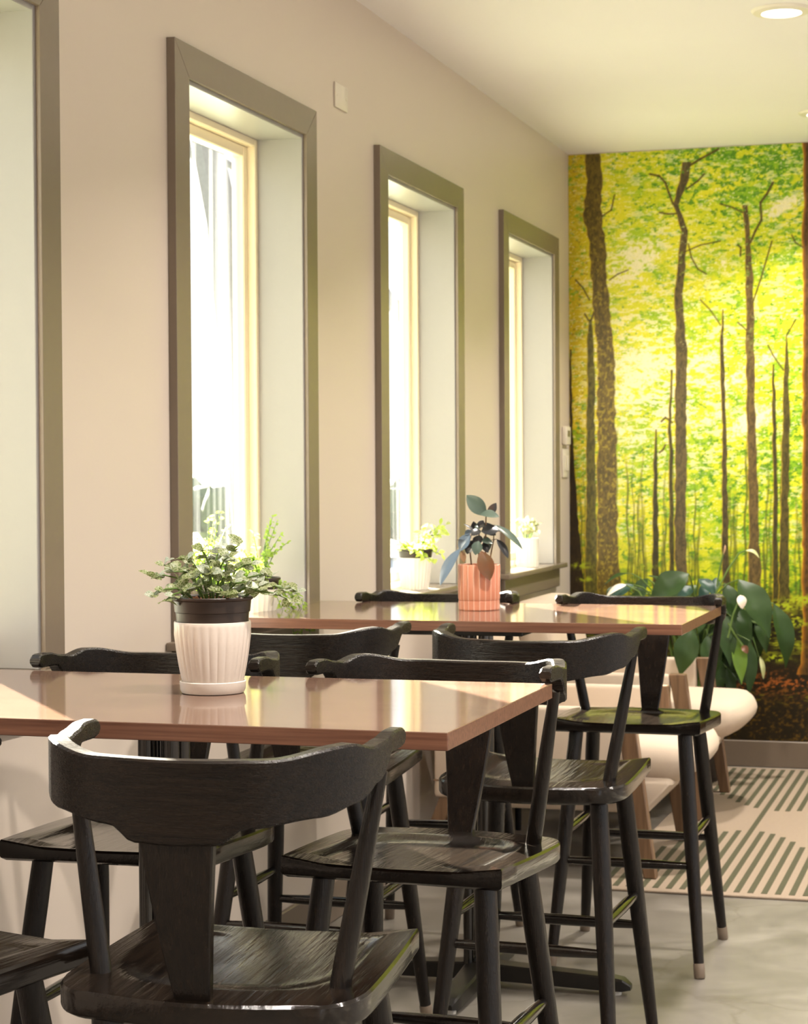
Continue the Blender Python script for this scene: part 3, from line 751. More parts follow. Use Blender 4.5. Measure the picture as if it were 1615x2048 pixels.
def make_stool(label, loc, rz):
    t = thing('counter_stool', label, 'chair', loc, rz, 'black counter stools at the two high tables')
    obj('seat', seat_bm(), 'oak_seat', t, 32)
    obj('crest_rail', crest_bm(), 'oak_x', t, 28)
    # centre splat, narrow at the seat and wide at the rail
    bm = bmesh.new(); rows = []
    for k in range(9):
        s = k / 8; z = 0.618 + s * (0.838 - 0.618); y = -0.178 - s * 0.054 - 0.006 * math.sin(s * math.pi)
        w = 0.0215 + 0.0265 * s ** 0.9; th = 0.0075; c = 0.002
        rows.append([bm.verts.new((x, y + yy, z)) for x, yy in [(-w, -th + c), (-w + c, -th), (w - c, -th), (w, -th + c), (w, th - c), (w - c, th), (-w + c, th), (-w, th - c)]])
    for a, b_ in zip(rows, rows[1:]):
        for k in range(8): bm.faces.new((a[k], a[(k + 1) % 8], b_[(k + 1) % 8], b_[k]))
    bm.faces.new(rows[0][::-1]); bm.faces.new(rows[-1])
    obj('splat', bm, 'oak_z', t, 40)
    for s in (1, -1):
        bm = bmesh.new(); a = Vector((0.158 * s, -0.093, 0.618)); b_ = Vector((0.2065 * s, -0.066, 0.896))
        tube(bm, [a.lerp(b_, k / 6) for k in range(7)], [0.0135, 0.0138, 0.0134, 0.0127, 0.0118, 0.0106, 0.0095], 16)
        obj('spindle', bm, 'oak_z', t)
    for sx, sy in LEGS:
        bm = bmesh.new()
        zs = [0.606, 0.52, 0.40, 0.28, 0.16, 0.028]; rs = [0.0185, 0.0195, 0.0192, 0.0178, 0.0158, 0.0128]
        tube(bm, [leg_pt(sx, sy, z) for z in zs], rs, 16)
        lg = obj('leg', bm, 'oak_z', t)
        bm = bmesh.new(); tube(bm, [leg_pt(sx, sy, z) for z in (0.036, 0.034, 0.003, 0.0)], [0.0138, 0.0145, 0.0142, 0.0125], 16); obj('foot_cap', bm, 'cap', lg)
    for (a, b_, z) in [((1, 1), (-1, 1), 0.272), ((1, -1), (-1, -1), 0.285), ((1, 1), (1, -1), 0.342), ((-1, 1), (-1, -1), 0.342)]:
        bm = bmesh.new(); p, q = leg_pt(*a, z), leg_pt(*b_, z)
        tube(bm, [p.lerp(q, k / 6) for k in range(7)], [0.0085, 0.0105, 0.012, 0.0125, 0.012, 0.0105, 0.0085], 14); obj('stretcher', bm, 'oak_y', t)
    return t
st0 = make_stool('black stool nearest the viewer, its back in front of the white plant pot', (0.874, 2.403, 0), R(2.3))
ST = [((0.405, 2.305), -19.5, 'black stool whose seat corner shows at the edge, next to the nearest stool'),
      ((0.889, 3.222), 176.9, 'black stool across the near table, its right arm catching the sun'),
      ((0.357, 3.242), 181, 'black stool across the near table, its back behind the white plant pot'),
      ((0.890, 4.122), -1.7, 'black stool with its back to us, below the far table edge and beside the armchairs'),
      ((0.358, 4.165), 0, 'black stool with its back to us, nearer the wall at the far table'),
      ((0.910, 5.140), 180, 'farthest black stool, its green-glinting seat in front of the cream armchairs'),
      ((0.350, 5.145), 181.5, 'black stool mostly hidden behind the salmon plant pot and far table')]
for (x, y), a, lab in ST: dup(st0, (x, y, 0), R(a), lab)

# ------------------------------------------------------------------ tables
def table(y0, y1, xr, cx_, cy_, label, name='high_table'):
    t = thing(name, label, 'table', (cx_, cy_, 0), 0, 'high tables against the window wall')
    th = 0.025
    lo, hi = Vector((0.003 - cx_, y0 - cy_, TABLE_Z - th)), Vector((xr - cx_, y1 - cy_, TABLE_Z))
    bm = bmesh.new(); box(bm, lo, hi, 0.001, 1)
    top = obj('tabletop', bm, 'table', t, 20)
    top.data.materials.append(MAT['table_edge'])
    for p in top.data.polygons:
        if abs(p.normal.z) < 0.5: p.material_index = 1
    bm = bmesh.new(); box(bm, (-0.15, -0.15, TABLE_Z - th - 0.012), (0.15, 0.15, TABLE_Z - th - 0.0005), 0.002); obj('mounting_plate', bm, 'iron', t)
    for sx in (-1, 1):
        for sy in (-1, 1):
            bm = bmesh.new(); tube(bm, [(0.021 * sx, 0.021 * sy, z) for z in (0.05, 0.3, 0.6, TABLE_Z - th - 0.011)], 0.0135, 18); obj('pole', bm, 'brass_pole', t)
    for k in range(4):
        a = k * math.pi / 2; d = Vector((math.cos(a), math.sin(a), 0)); n = Vector((-d.y, d.x, 0)); ln = 0.38 if k % 2 == 0 else 0.30
        bm = bmesh.new(); rows = []
        for s, w, z0, z1 in [(0.0, 0.030, 0.02, 0.062), (0.3, 0.028, 0.018, 0.056), (0.85, 0.025, 0.012, 0.046), (0.95, 0.022, 0.012, 0.040), (1.0, 0.012, 0.014, 0.026)]:
            p = d * (ln * s); rows.append([bm.verts.new(p + n * (w * q) + Vector((0, 0, z))) for q, z in [(-1, z0), (1, z0), (1, z1 - 0.004), (0.8, z1), (-0.8, z1), (-1, z1 - 0.004)]])
        for p_, q_ in zip(rows, rows[1:]):
            for i in range(6): bm.faces.new((p_[i], p_[(i + 1) % 6], q_[(i + 1) % 6], q_[i]))
        bm.faces.new(rows[0][::-1]); bm.faces.new(rows[-1])
        ft = obj('foot', bm, 'iron', t, 30)
        bm = bmesh.new(); tube(bm, [d * (ln * 0.9) + Vector((0, 0, z)) for z in (0.0, 0.006, 0.014)], [0.014, 0.014, 0.008], 12); obj('glide', bm, 'lamp_trim', ft)
    return t
table(2.568, 3.216, 1.108, 0.55, 2.89, 'near high table with glossy brown top holding the white plant pot')
table(4.537, 5.202, 1.119, 0.585, 4.72, 'far high table with glossy brown top holding the salmon plant pot')

# ------------------------------------------------------------------ ceiling downlights
def downlight(x, y, label):
    t = thing('ceiling_downlight', label, 'ceiling light', (x, y, CEIL), 0, 'recessed ceiling downlights')
    bm = bmesh.new(); lathe(bm, [(0.058, -0.004), (0.062, -0.012), (0.085, -0.008), (0.092, -0.0005), (0.060, -0.0005)], 48); obj('trim_ring', bm, 'lamp_trim', t)
    bm = bmesh.new(); lathe(bm, [(0.060, -0.001), (0.060, -0.0065), (0.03, -0.008), (0.002, -0.0085)], 48); obj('lens', bm, 'lens', t)
    d = bpy.data.lights.new('downlight', 'AREA'); d.shape = 'DISK'; d.size = 0.11; d.energy = DOWNLIGHT_W; d.spread = R(120); d.color = DOWNLIGHT_COL
    o = bpy.data.objects.new('downlight_glow', d); COL.objects.link(o); o.parent = t; o.location = (0, 0, -0.02)
for ix, x in enumerate((1.185, 3.0, 4.7)):
    for iy, y in enumerate((-1.0, 0.80, 2.57, 4.34, 6.10, 7.87)):
        lab = 'round recessed ceiling light above the high tables'
        if ix == 0 and iy == 4: lab = 'bright round recessed light at the top corner of the ceiling'
        elif ix == 0 and iy == 5: lab = 'small cut-off recessed light just above the mural'
        if ix > 0 or iy < 4: lab = 'round recessed ceiling light out of view over the room'
        downlight(x - (0.03 if (ix, iy) == (0, 5) else 0), y, lab)

# ------------------------------------------------------------------ wall devices
t = thing('wall_plate', 'small blank off-white plate high between the first two windows', 'wall plate', (0, 5.42, 2.352))
bm = bmesh.new(); box(bm, (0.0005, -0.055, -0.036), (0.006, 0.055, 0.036), 0.002, 2); obj('cover', bm, 'white_plastic', t)
bm = bmesh.new(); tube(bm, [(0.005, -0.04, 0), (0.0072, -0.04, 0)], 0.003, 10); tube(bm, [(0.005, 0.04, 0), (0.0072, 0.04, 0)], 0.003, 10); obj('screw', bm, 'white_plastic', t)
t = thing('light_switch', 'white double switch plate on the wall beside the mural', 'switch', (0, 8.45, 1.31))
bm = bmesh.new(); box(bm, (0.0005, -0.058, -0.062), (0.008, 0.058, 0.062), 0.003, 2); obj('cover', bm, 'white_plastic', t)
for s in (-1, 1):
    bm = bmesh.new(); box(bm, (0.008, 0.026 * s - 0.016, -0.033), (0.013, 0.026 * s + 0.016, 0.033), 0.002); obj('rocker', bm, 'white_plastic', t)
t = thing('thermostat', 'small white thermostat above the switch plate beside the mural', 'thermostat', (0, 8.44, 1.43))
bm = bmesh.new(); box(bm, (0.0005, -0.045, -0.04), (0.022, 0.045, 0.04), 0.006, 2); obj('body', bm, 'white_plastic', t)
bm = bmesh.new(); box(bm, (0.022, -0.025, -0.005), (0.023, 0.025, 0.022)); obj('display', bm, 'casing', t)

# ------------------------------------------------------------------ armchairs
def rbox(lo, hi, r, sub=2, puff=0.0):
    bm = bmesh.new(); box(bm, lo, hi, r, 3)
    return bm
def soft(lo, hi, r, n=14):
    """rounded cushion: a gridded cube pushed out to a box with corner radius r"""
    bm = bmesh.new(); bmesh.ops.create_cube(bm, size=2.0)
    bmesh.ops.subdivide_edges(bm, edges=list(bm.edges), cuts=n, use_grid_fill=True)
    lo, hi = Vector(lo), Vector(hi); c, h = (lo + hi) / 2, (hi - lo) / 2
    for v in bm.verts:
        p = Vector([math.copysign(h[i] * abs(v.co[i]) ** 0.75, v.co[i]) for i in range(3)])
        rr = min(r, h.x, h.y, h.z)
        q_ = Vector([max(-(h[i] - rr), min(h[i] - rr, p[i])) for i in range(3)]); d = p - q_
        v.co = c + q_ + (d.normalized() * rr if d.length > 1e-6 else d)
    return bm
def armchair(label, loc):
    t = thing('armchair', label, 'armchair', loc, 0, 'cream armchairs below the windows')
    W = 0.66
    def post(name, y, top, foot, w, d):
        bm = bmesh.new(); rows = []
        for p, f in ((foot, 0.82), (top, 1.25)):
            p = Vector(p); rows.append([bm.verts.new(p + Vector((sx * w * f, sy * d, 0))) for sx, sy in ((-1, -1), (1, -1), (1, 1), (-1, 1))])
        bm.faces.new(rows[0][::-1]); bm.faces.new(rows[1])
        for i in range(4): bm.faces.new((rows[0][i], rows[0][(i + 1) % 4], rows[1][(i + 1) % 4], rows[1][i]))
        bmesh.ops.bevel(bm, geom=list(bm.edges), offset=0.003, segments=1, affect='EDGES')
        obj(name, bm, 'chair_wood', t, 25)
    for y in (0.0, W):
        post('front_leg', y, (0.700, y, 0.537), (0.782, y, 0.009), 0.024, 0.020)
        post('rear_leg', y, (0.16, y, 0.30), (0.03, y, 0.0), 0.022, 0.018)
        bm = rbox((0.09, y - 0.026, 0.235), (0.672, y + 0.026, 0.535), 0.012); obj('arm_panel', bm, 'fabric', t)
        bm = bmesh.new(); box(bm, (0.09, y - 0.0275, 0.288), (0.672, y + 0.0275, 0.293)); obj('seam', bm, 'chair_wood', t)
    bm = rbox((0.10, 0.028, 0.20), (0.845, W - 0.028, 0.315), 0.02)
    for v in bm.verts:
        if v.co.z < 0.25 and v.co.x > 0.7: v.co.x -= 0.07
    obj('seat_base', bm, 'fabric', t)
    bm = soft((0.20, 0.030, 0.295), (0.935, W - 0.030, 0.425), 0.062)
    for v in bm.verts:
        if v.co.z > 0.36: v.co.z += 0.016 * max(0, 1 - ((v.co.x - 0.56) / 0.37) ** 2) * max(0, 1 - ((v.co.y - W / 2) / 0.3) ** 2)
        if v.co.x > 0.7: v.co.x -= (v.co.x - .7) / .235 * (0.045 * abs((v.co.y - W / 2) / 0.3) ** 3 + 0.035 * max(0, (0.36 - v.co.z) / .065))
    obj('seat_cushion', bm, 'fabric', t)
    bm = soft((-0.07, 0.03, -0.24), (0.07, W - 0.03, 0.24), 0.05)
    for v in bm.verts:
        v.co = Vector((v.co.x - 0.24 * v.co.z, v.co.y, v.co.z)) + Vector((0.19, 0, 0.55))
    obj('backrest', bm, 'fabric', t)
    return t
armchair('cream armchair with slanting wooden legs, nearer of the two, behind the stools', (0.0, 6.07, 0))
armchair('cream armchair with rounded seat front, nearer the mural and plant', (0.0, 7.13, 0))
t = thing('side_table', 'low dark wooden side table between the two cream armchairs', 'side table', (0.40, 6.935, 0))
bm = bmesh.new(); box(bm, (-0.24, -0.13, 0.40), (0.225, 0.13, 0.425), 0.004); obj('table_top', bm, 'oak_y', t)
bm = bmesh.new(); box(bm, (-0.22, -0.12, 0.105), (0.205, 0.12, 0.130), 0.004); obj('shelf', bm, 'oak_y', t)
for sx in (-0.22, 0.20):
    for sy in (-0.12, 0.12):
        bm = bmesh.new(); tube(bm, [(sx, sy, z) for z in (0.0, 0.2, 0.405)], [0.011, 0.014, 0.015], 10); obj('leg', bm, 'oak_z', t)

# ------------------------------------------------------------------ plants
def fluted(nf, amp, z0, z1, sharp=1.0):
    def f(th, z, r):
        if z < z0 or z > z1: return 0.0
        e = min(1, (z - z0) / 0.006, (z1 - z) / 0.006)
        return amp * e * (abs(math.sin(nf * th / 2)) ** sharp - 0.5)
    return f

# plant on the near table: nerve plant in a dark inner pot inside a ribbed white pot on its saucer
P1 = Vector((0.607, 2.957, TABLE_Z))
t = thing('potted_nerve_plant', 'silvery green bushy plant in ribbed white pot with black inner pot, on near table', 'potted plant', P1)
bm = bmesh.new(); lathe(bm, [(0.042, 0.0), (0.050, 0.001), (0.0525, 0.006), (0.0535, 0.019), (0.052, 0.020), (0.0505, 0.0185), (0.049, 0.009), (0.02, 0.008)], 64); obj('saucer', bm, 'ceramic', t)
bm = bmesh.new()
lathe(bm, [(0.02, 0.0085), (0.045, 0.0085), (0.0475, 0.012), (0.0495, 0.025), (0.0535, 0.045), (0.0575, 0.070), (0.0605, 0.095), (0.0615, 0.108), (0.0620, 0.113), (0.0612, 0.1155), (0.0590, 0.1155), (0.0580, 0.112), (0.056, 0.09), (0.03, 0.08)], 192,
      flute=lambda th, z, r: (0.0016 * (abs(math.sin(15 * th + 0.4 * math.sin(3 * th))) ** 0.6) * min(1, max(0, (z - 0.013) / 0.01), max(0, (0.106 + 0.004 * abs(math.sin(15 * th)) - z) / 0.006)) if 0.012 < z < 0.112 and r > 0.047 else 0))
obj('white_pot', bm, 'ceramic', t)
bm = bmesh.new(); lathe(bm, [(0.04, 0.10), (0.0565, 0.105), (0.0580, 0.116), (0.0590, 0.130), (0.0608, 0.131), (0.0625, 0.149), (0.0655, 0.151), (0.066, 0.154), (0.0645, 0.1555), (0.062, 0.153), (0.060, 0.135), (0.03, 0.130)], 64); obj('inner_pot', bm, 'nursery', t)
bm = bmesh.new(); lathe(bm, [(0.061, 0.140), (0.05, 0.144), (0.02, 0.147), (0.001, 0.147)], 24); obj('soil', bm, 'soil', t)
rnd = random.Random(4)
camdir = Vector((-0.29, 0.957, 0)); crt = Vector((0.957, 0.29, 0))
def chips(parent, n, R0, z, mat='bark_chip'):
    bm = bmesh.new()
    for _ in range(n):
        a, r = rnd.random() * 6.28, R0 * math.sqrt(rnd.random()); c = Vector((r * math.cos(a), r * math.sin(a), z))
        mt_ = Matrix.Rotation(rnd.random() * 6, 3, Vector((rnd.random(), rnd.random(), rnd.random())).normalized())
        box(bm, c - Vector((0.006, 0.004, 0.0015)), c + Vector((0.006, 0.004, 0.0015)), 0, 1, mt_)
    o = obj('bark_chips', bm, mat, parent); o['kind'] = 'stuff'
chips(t, 40, 0.05, 0.148)
def nerve_leaf(p, d, size, silver):
    bm = bmesh.new(); d = d.normalized()
    nrm = Vector((rnd.uniform(-.5, .5), rnd.uniform(-.9, -.1), rnd.uniform(.3, 1)))
    leaf(bm, p, p + d * size, size * rnd.uniform(.62, .8), nrm, 0.10, 0.12, 0.85, 6)
    raw('leaf', bm, 'fittonia2' if silver else 'fittonia', t)
stems = []
# stem tips in (right, toward viewer, up) metres from the pot centre
tips = [(-.122, .0, .205), (-.113, .03, .175), (-.10, -.02, .225), (-.075, .02, .215), (-.055, -.03, .235), (-.035, .03, .205), (-.02, .0, .250), (.0, .04, .215), (.01, -.02, .245), (.035, .03, .24),
        (.055, .0, .262), (.05, .04, .205), (.075, -.03, .225), (.095, .03, .19), (.12, .0, .205), (.145, .02, .185), (.16, .03, .165), (-.09, .04, .165), (.09, -.04, .175), (-.04, .05, .18), (.03, .05, .175), (.17, -.01, .178)]
for k, (a, f, h) in enumerate(tips):
    a = (a - 0.012) * 0.80 + 0.010; h = h * 0.98
    b0 = crt * (a * 0.28 + rnd.uniform(-.01, .01)) - camdir * (f * 0.4) + Vector((0, 0, 0.142))
    tp = crt * a - camdir * f + Vector((0, 0, h * 0.93))
    md = b0.lerp(tp, 0.55) + Vector((0, 0, 0.018)) - crt * (a * 0.12)
    bm = bmesh.new(); tube(bm, [b0, b0.lerp(md, .5) + Vector((0, 0, .004)), md, md.lerp(tp, .5) + Vector((0, 0, .004)), tp], [0.0021, 0.0019, 0.0017, 0.0014, 0.001], 6); obj('stem', bm, 'stem_green', t)
    for j, (q, n_) in enumerate([(0.3, 1), (0.5, 2), (0.75, 3), (1.0, 4)]):
        c = b0.lerp(md, q * 2) if q < .5 else md.lerp(tp, (q - .5) * 2)
        for m_ in range(n_):
            ang = rnd.random() * 6.28
            d = Vector((math.cos(ang), math.sin(ang) * .7, rnd.uniform(-.45, .35))) + (tp - b0).normalized() * 0.35
            nerve_leaf(c, d, rnd.uniform(.016, .025), rnd.random() < 0.35)

# plant on the far table: dark rubber plant in a fluted salmon pot
P2 = Vector((0.533, 4.935, TABLE_Z))
t = thing('potted_rubber_plant', 'dark-leaved rubber plant in fluted salmon pot on far table', 'potted plant', P2)
NF = 22
def salmon(name, prof):
    bm = bmesh.new(); amp = 0.0022
    lathe(bm, prof, NF * 8, flute=lambda th, z, r: -amp * abs(math.cos(NF * th / 2)) ** 0.7 if r > 0.045 else 0)
    o = obj(name, bm, 'terracotta', t)
    at = o.data.attributes.new('ridge', 'FLOAT', 'POINT')
    at.data.foreach_set('value', [max(0, 1 - 3.2 * abs(math.cos(NF * math.atan2(v.co.y, v.co.x) / 2))) for v in o.data.vertices])
salmon('saucer', [(0.03, 0.0), (0.0515, 0.0), (0.0530, 0.002), (0.0535, 0.0235), (0.052, 0.0245), (0.03, 0.0245)])
salmon('pot', [(0.03, 0.025), (0.0525, 0.025), (0.0540, 0.029), (0.0548, 0.07), (0.0552, 0.112), (0.0548, 0.116), (0.0525, 0.1175), (0.0505, 0.116), (0.048, 0.10), (0.03, 0.095)])
bm = bmesh.new(); lathe(bm, [(0.049, 0.100), (0.03, 0.103), (0.001, 0.104)], 24); obj('soil', bm, 'soil', t)
K = 0.00128
def P(px, py, d=0.0):    # drawing units of about 1.3 mm, measured from the pot's foot: right, up, and d metres toward the viewer
    return crt * ((px) * K) - camdir * d + Vector((0, 0, py * K))
RUB = [  # base, tip, width, toward-viewer offsets, facing (right, viewer, up), material
 ((15, 190), (-24, 231), 25, .0, -.01, (-.5, .6, .6), 'rubber_green'), ((17, 192), (36, 215), 15, -.01, -.01, (.4, .8, -.2), 'rubber'), ((3, 192), (41, 187), 22, .02, .02, (.0, .5, .8), 'rubber_green'),
 ((31, 171), (88, 121), 17, .0, .01, (.5, .6, .6), 'rubber_green'), ((36, 142), (59, 103), 14, .0, .01, (.5, .8, .2), 'rubber'), ((4, 158), (40, 160), 22, .02, .02, (.0, .7, .6), 'rubber'),
 ((-37, 124), (-79, 50), 27, .01, .03, (-.6, .7, .4), 'rubber_blue'), ((-18, 153), (-38, 118), 25, .0, .0, (-.4, .8, .3), 'rubber_blue'), ((-26, 140), (-47, 140), 6, .0, .0, (.0, .2, 1), 'rubber'),
 ((-7, 155), (-31, 173), 8, .0, .0, (.0, .4, 1), 'rubber'), ((-8, 168), (4, 164), 14, -.01, -.01, (.0, .8, .6), 'rubber_green'), ((-1, 139), (-8, 111), 17, .02, .03, (.0, .9, .2), 'rubber_green'),
 ((3, 120), (20, 61), 33, .05, .062, (.1, .9, .1), 'rubber_red'), ((5, 139), (28, 134), 15, .02, .02, (.2, .6, .8), 'rubber_green'), ((-34, 119), (-30, 95), 12, .0, .0, (.1, 1, .1), 'dead_leaf'),
 ((-8, 150), (-10, 178), 14, -.02, -.02, (.3, .8, .1), 'rubber'), ((10, 158), (26, 172), 18, -.01, -.01, (.1, .8, .5), 'rubber'), ((-12, 140), (-24, 112), 16, .0, .0, (-.2, .9, .3), 'rubber'),
 ((2, 150), (-6, 128), 16, .0, .02, (-.2, .9, .3), 'rubber'), ((12, 148), (22, 120), 14, -.02, -.01, (.2, .9, .3), 'rubber_green')]
RUB = [(a, b_, w * (1.3 if mm not in ('rubber_blue', 'rubber_red', 'dead_leaf') else 1.05), d0, d1, nn, mm) for a, b_, w, d0, d1, nn, mm in RUB]
RUB += [((4, 160), (-16, 150), 18, .01, .02, (-.3, .8, .5), 'rubber'), ((12, 162), (34, 150), 20, .01, .015, (.2, .8, .5), 'rubber'), ((0, 165), (10, 180), 14, .0, .0, (.1, .8, .4), 'rubber'), ((-10, 135), (-2, 118), 14, .02, .02, (.0, .9, .2), 'rubber'),
 ((24, 165), (44, 158), 16, .0, .01, (.2, .7, .6), 'rubber'), ((8, 135), (18, 115), 15, .01, .02, (.1, .9, .2), 'rubber'), ((-14, 160), (-28, 150), 13, -.01, .0, (-.2, .8, .5), 'rubber_blue')]
for a, b_, w, d0, d1, nn, mm in RUB:
    bm = bmesh.new(); leaf(bm, P(*a, d0), P(*b_, d1), w * K, crt * nn[0] - camdir * nn[1] + Vector((0, 0, nn[2])), 0.06, 0.22, 0.95, 9)
    raw('leaf', bm, mm, t)
for pts, r in [([(-14, 78), (-17, 110), (-19, 140), (-13, 155)], 1.8), ([(-2, 78), (0, 110), (-1, 140), (2, 158)], 1.8), ([(10, 78), (14, 120), (14, 160), (15, 190), (17, 198)], 2.0), ([(22, 78), (24, 110), (30, 140), (31, 171)], 1.6), ([(15, 125), (25, 140), (36, 142)], 1.0), ([(-19, 130), (-28, 128), (-37, 124)], 1.0), ([(0, 132), (3, 120)], 1.2)]:
    bm = bmesh.new(); tube(bm, [P(x, y, 0.0) for x, y in pts], [r * K * (1 - .4 * i / len(pts)) for i in range(len(pts))], 8); obj('stem', bm, 'stem_brown', t)

# plants on the window sills: many leaves of a few pixels each
def bushy(name, label, loc, pot, sprigs, mat, lw, seed):
    t = thing(name, label, 'potted plant', loc); rn = random.Random(seed)
    pot(t)
    bm = bmesh.new(); bs = bmesh.new()
    for (bx, by, bz), (tx, ty, tz), n in sprigs:
        b0, tp = Vector((bx, by, bz)), Vector((tx, ty, tz)); md = b0.lerp(tp, .5) + Vector((0, 0, 0.02))
        pts = [b0, b0.lerp(md, .5), md, md.lerp(tp, .5), tp]; tube(bs, pts, [0.0018, 0.0016, 0.0014, 0.001, 0.0006], 5)
        for k in range(n):
            s = (k + 1) / n; c = b0.lerp(md, s * 2) if s < .5 else md.lerp(tp, s * 2 - 1)
            for side in (1, -1):
                d = Vector((rn.uniform(-1, 1), rn.uniform(-1, 1), rn.uniform(-.5, .7))).normalized()
                leaf(bm, c, c + d * lw * rn.uniform(.7, 1.2), lw * rn.uniform(.4, .6), Vector((rn.random(), -rn.random(), rn.random())), 0.1, 0.1, .9, 3)
    o = raw('foliage', bm, mat, t); o['kind'] = 'stuff'
    o = obj('stems', bs, 'stem_green', t); o['kind'] = 'stuff'
def pot_round(rb, rt_, h, mat, nf=26, inner=True, saucer=False):
    def f(t):
        bm = bmesh.new()
        lathe(bm, [(rb * .5, 0), (rb, 0), (rb * 1.03, 0.004), (rb + (rt_ - rb) * .6, h * .45), (rt_, h * .85), (rt_, h), (rt_ * .95, h), (rt_ * .93, h * .8), (rt_ * .5, h * .75)], nf * 6, flute=lambda th, z, r: -0.0015 * abs(math.cos(nf * th / 2)) if z < h * .97 else 0)
        obj('pot', bm, mat, t)
        if inner:
            bm = bmesh.new(); lathe(bm, [(rt_ * .7, h * .85), (rt_ * .92, h * .9), (rt_ * 1.0, h + .022), (rt_ * 1.07, h + .024), (rt_ * 1.07, h + .030), (rt_ * .98, h + .030), (rt_ * .95, h + .018), (rt_ * .4, h + .016)], 40); obj('inner_pot', bm, 'nursery', t)
        if saucer:
            bm = bmesh.new(); lathe(bm, [(rb * .5, 0.0), (rb * 1.04, 0), (rb * 1.08, 0.02), (rb * 1.02, 0.021), (rb * .6, 0.021)], nf * 6, flute=lambda th, z, r: -0.0015 * abs(math.cos(nf * th / 2))); obj('saucer', bm, mat, t)
    return f
rn = random.Random(9)
def bush(n, cx_, cy_, rx, ry, z0, z1, leaves):
    out_ = []
    for k in range(n):
        a = rn.random() * 6.28; r = math.sqrt(rn.random())
        out_.append(((.02 * math.cos(a), .02 * math.sin(a), .10), (cx_ + rx * r * math.cos(a), cy_ + ry * r * math.sin(a), rn.uniform(z0, z1) - .05 * r), leaves))
    return out_
sp = bush(30, -.02, .0, .06, .15, .14, .22, 8)
for y, h in [(.13, .20), (.10, .27), (.12, .26), (.09, .24), (.14, .22), (-.04, .23)]:
    sp.append(((0, .03, .10), (rn.uniform(-.01, .05), y, h), 11))
for y in (-.02, .02, .05, .08, .11, .13, .10, .06):      # trailing over the sill's front edge
    sp.append(((.03, y * .6, .10), (.095 + rn.uniform(-.01, .03), y, rn.uniform(-.05, .05)), 10))
for y in (.0, .06, .12):
    sp.append(((.085, y, .03), (.11, y + .02, -.10), 10))
bushy('potted_sill_fern', 'bright trailing green plant in black-rimmed pot by the far jamb of the second window', (-0.03, 4.80, SILL), pot_round(0.045, 0.060, 0.085, 'ceramic_white'), sp, 'fern', 0.015, 1)
sp = bush(34, -.02, .02, .065, .20, .13, .26, 9)
for y, h in [(-.06, .28), (.04, .29), (.12, .27), (.16, .25), (-.12, .24)]: sp.append(((0, .0, .10), (rn.uniform(-.04, .03), y, h), 10))
bushy('potted_sill_fern', 'sunlit feathery plant against the glass, nearer pot of the second window', (-0.04, 4.50, SILL), pot_round(0.045, 0.058, 0.085, 'ceramic_white'), sp, 'fern', 0.014, 4)
sp = bush(30, .01, .0, .085, .16, .135, .20, 3)
for y, h in [(.17, .21), (.19, .18), (.14, .18), (-.12, .20), (.10, .21)]: sp.append(((0, .02, .13), (.06, y, h), 5))
bushy('potted_lime_plant', 'lime-leaved plant in white tapered pot on the third window sill', (-0.035, 6.27, SILL), pot_round(0.043, 0.058, 0.105, 'ceramic_white'), sp, 'lime', 0.028, 2)
sp = []
for k in range(11):
    a = rn.random() * 6.28; r = rn.uniform(.01, .06)
    sp.append(((.01 * math.cos(a), .01 * math.sin(a), .11), (r * math.cos(a), r * 1.7 * math.sin(a), rn.uniform(.15, .21)), 3))
bushy('potted_succulent', 'small succulent in white fluted cylinder pot on the farthest window sill', (-0.03, 7.87, SILL), pot_round(0.043, 0.045, 0.118, 'ceramic_white', 20, False, True), sp, 'succulent', 0.028, 3)

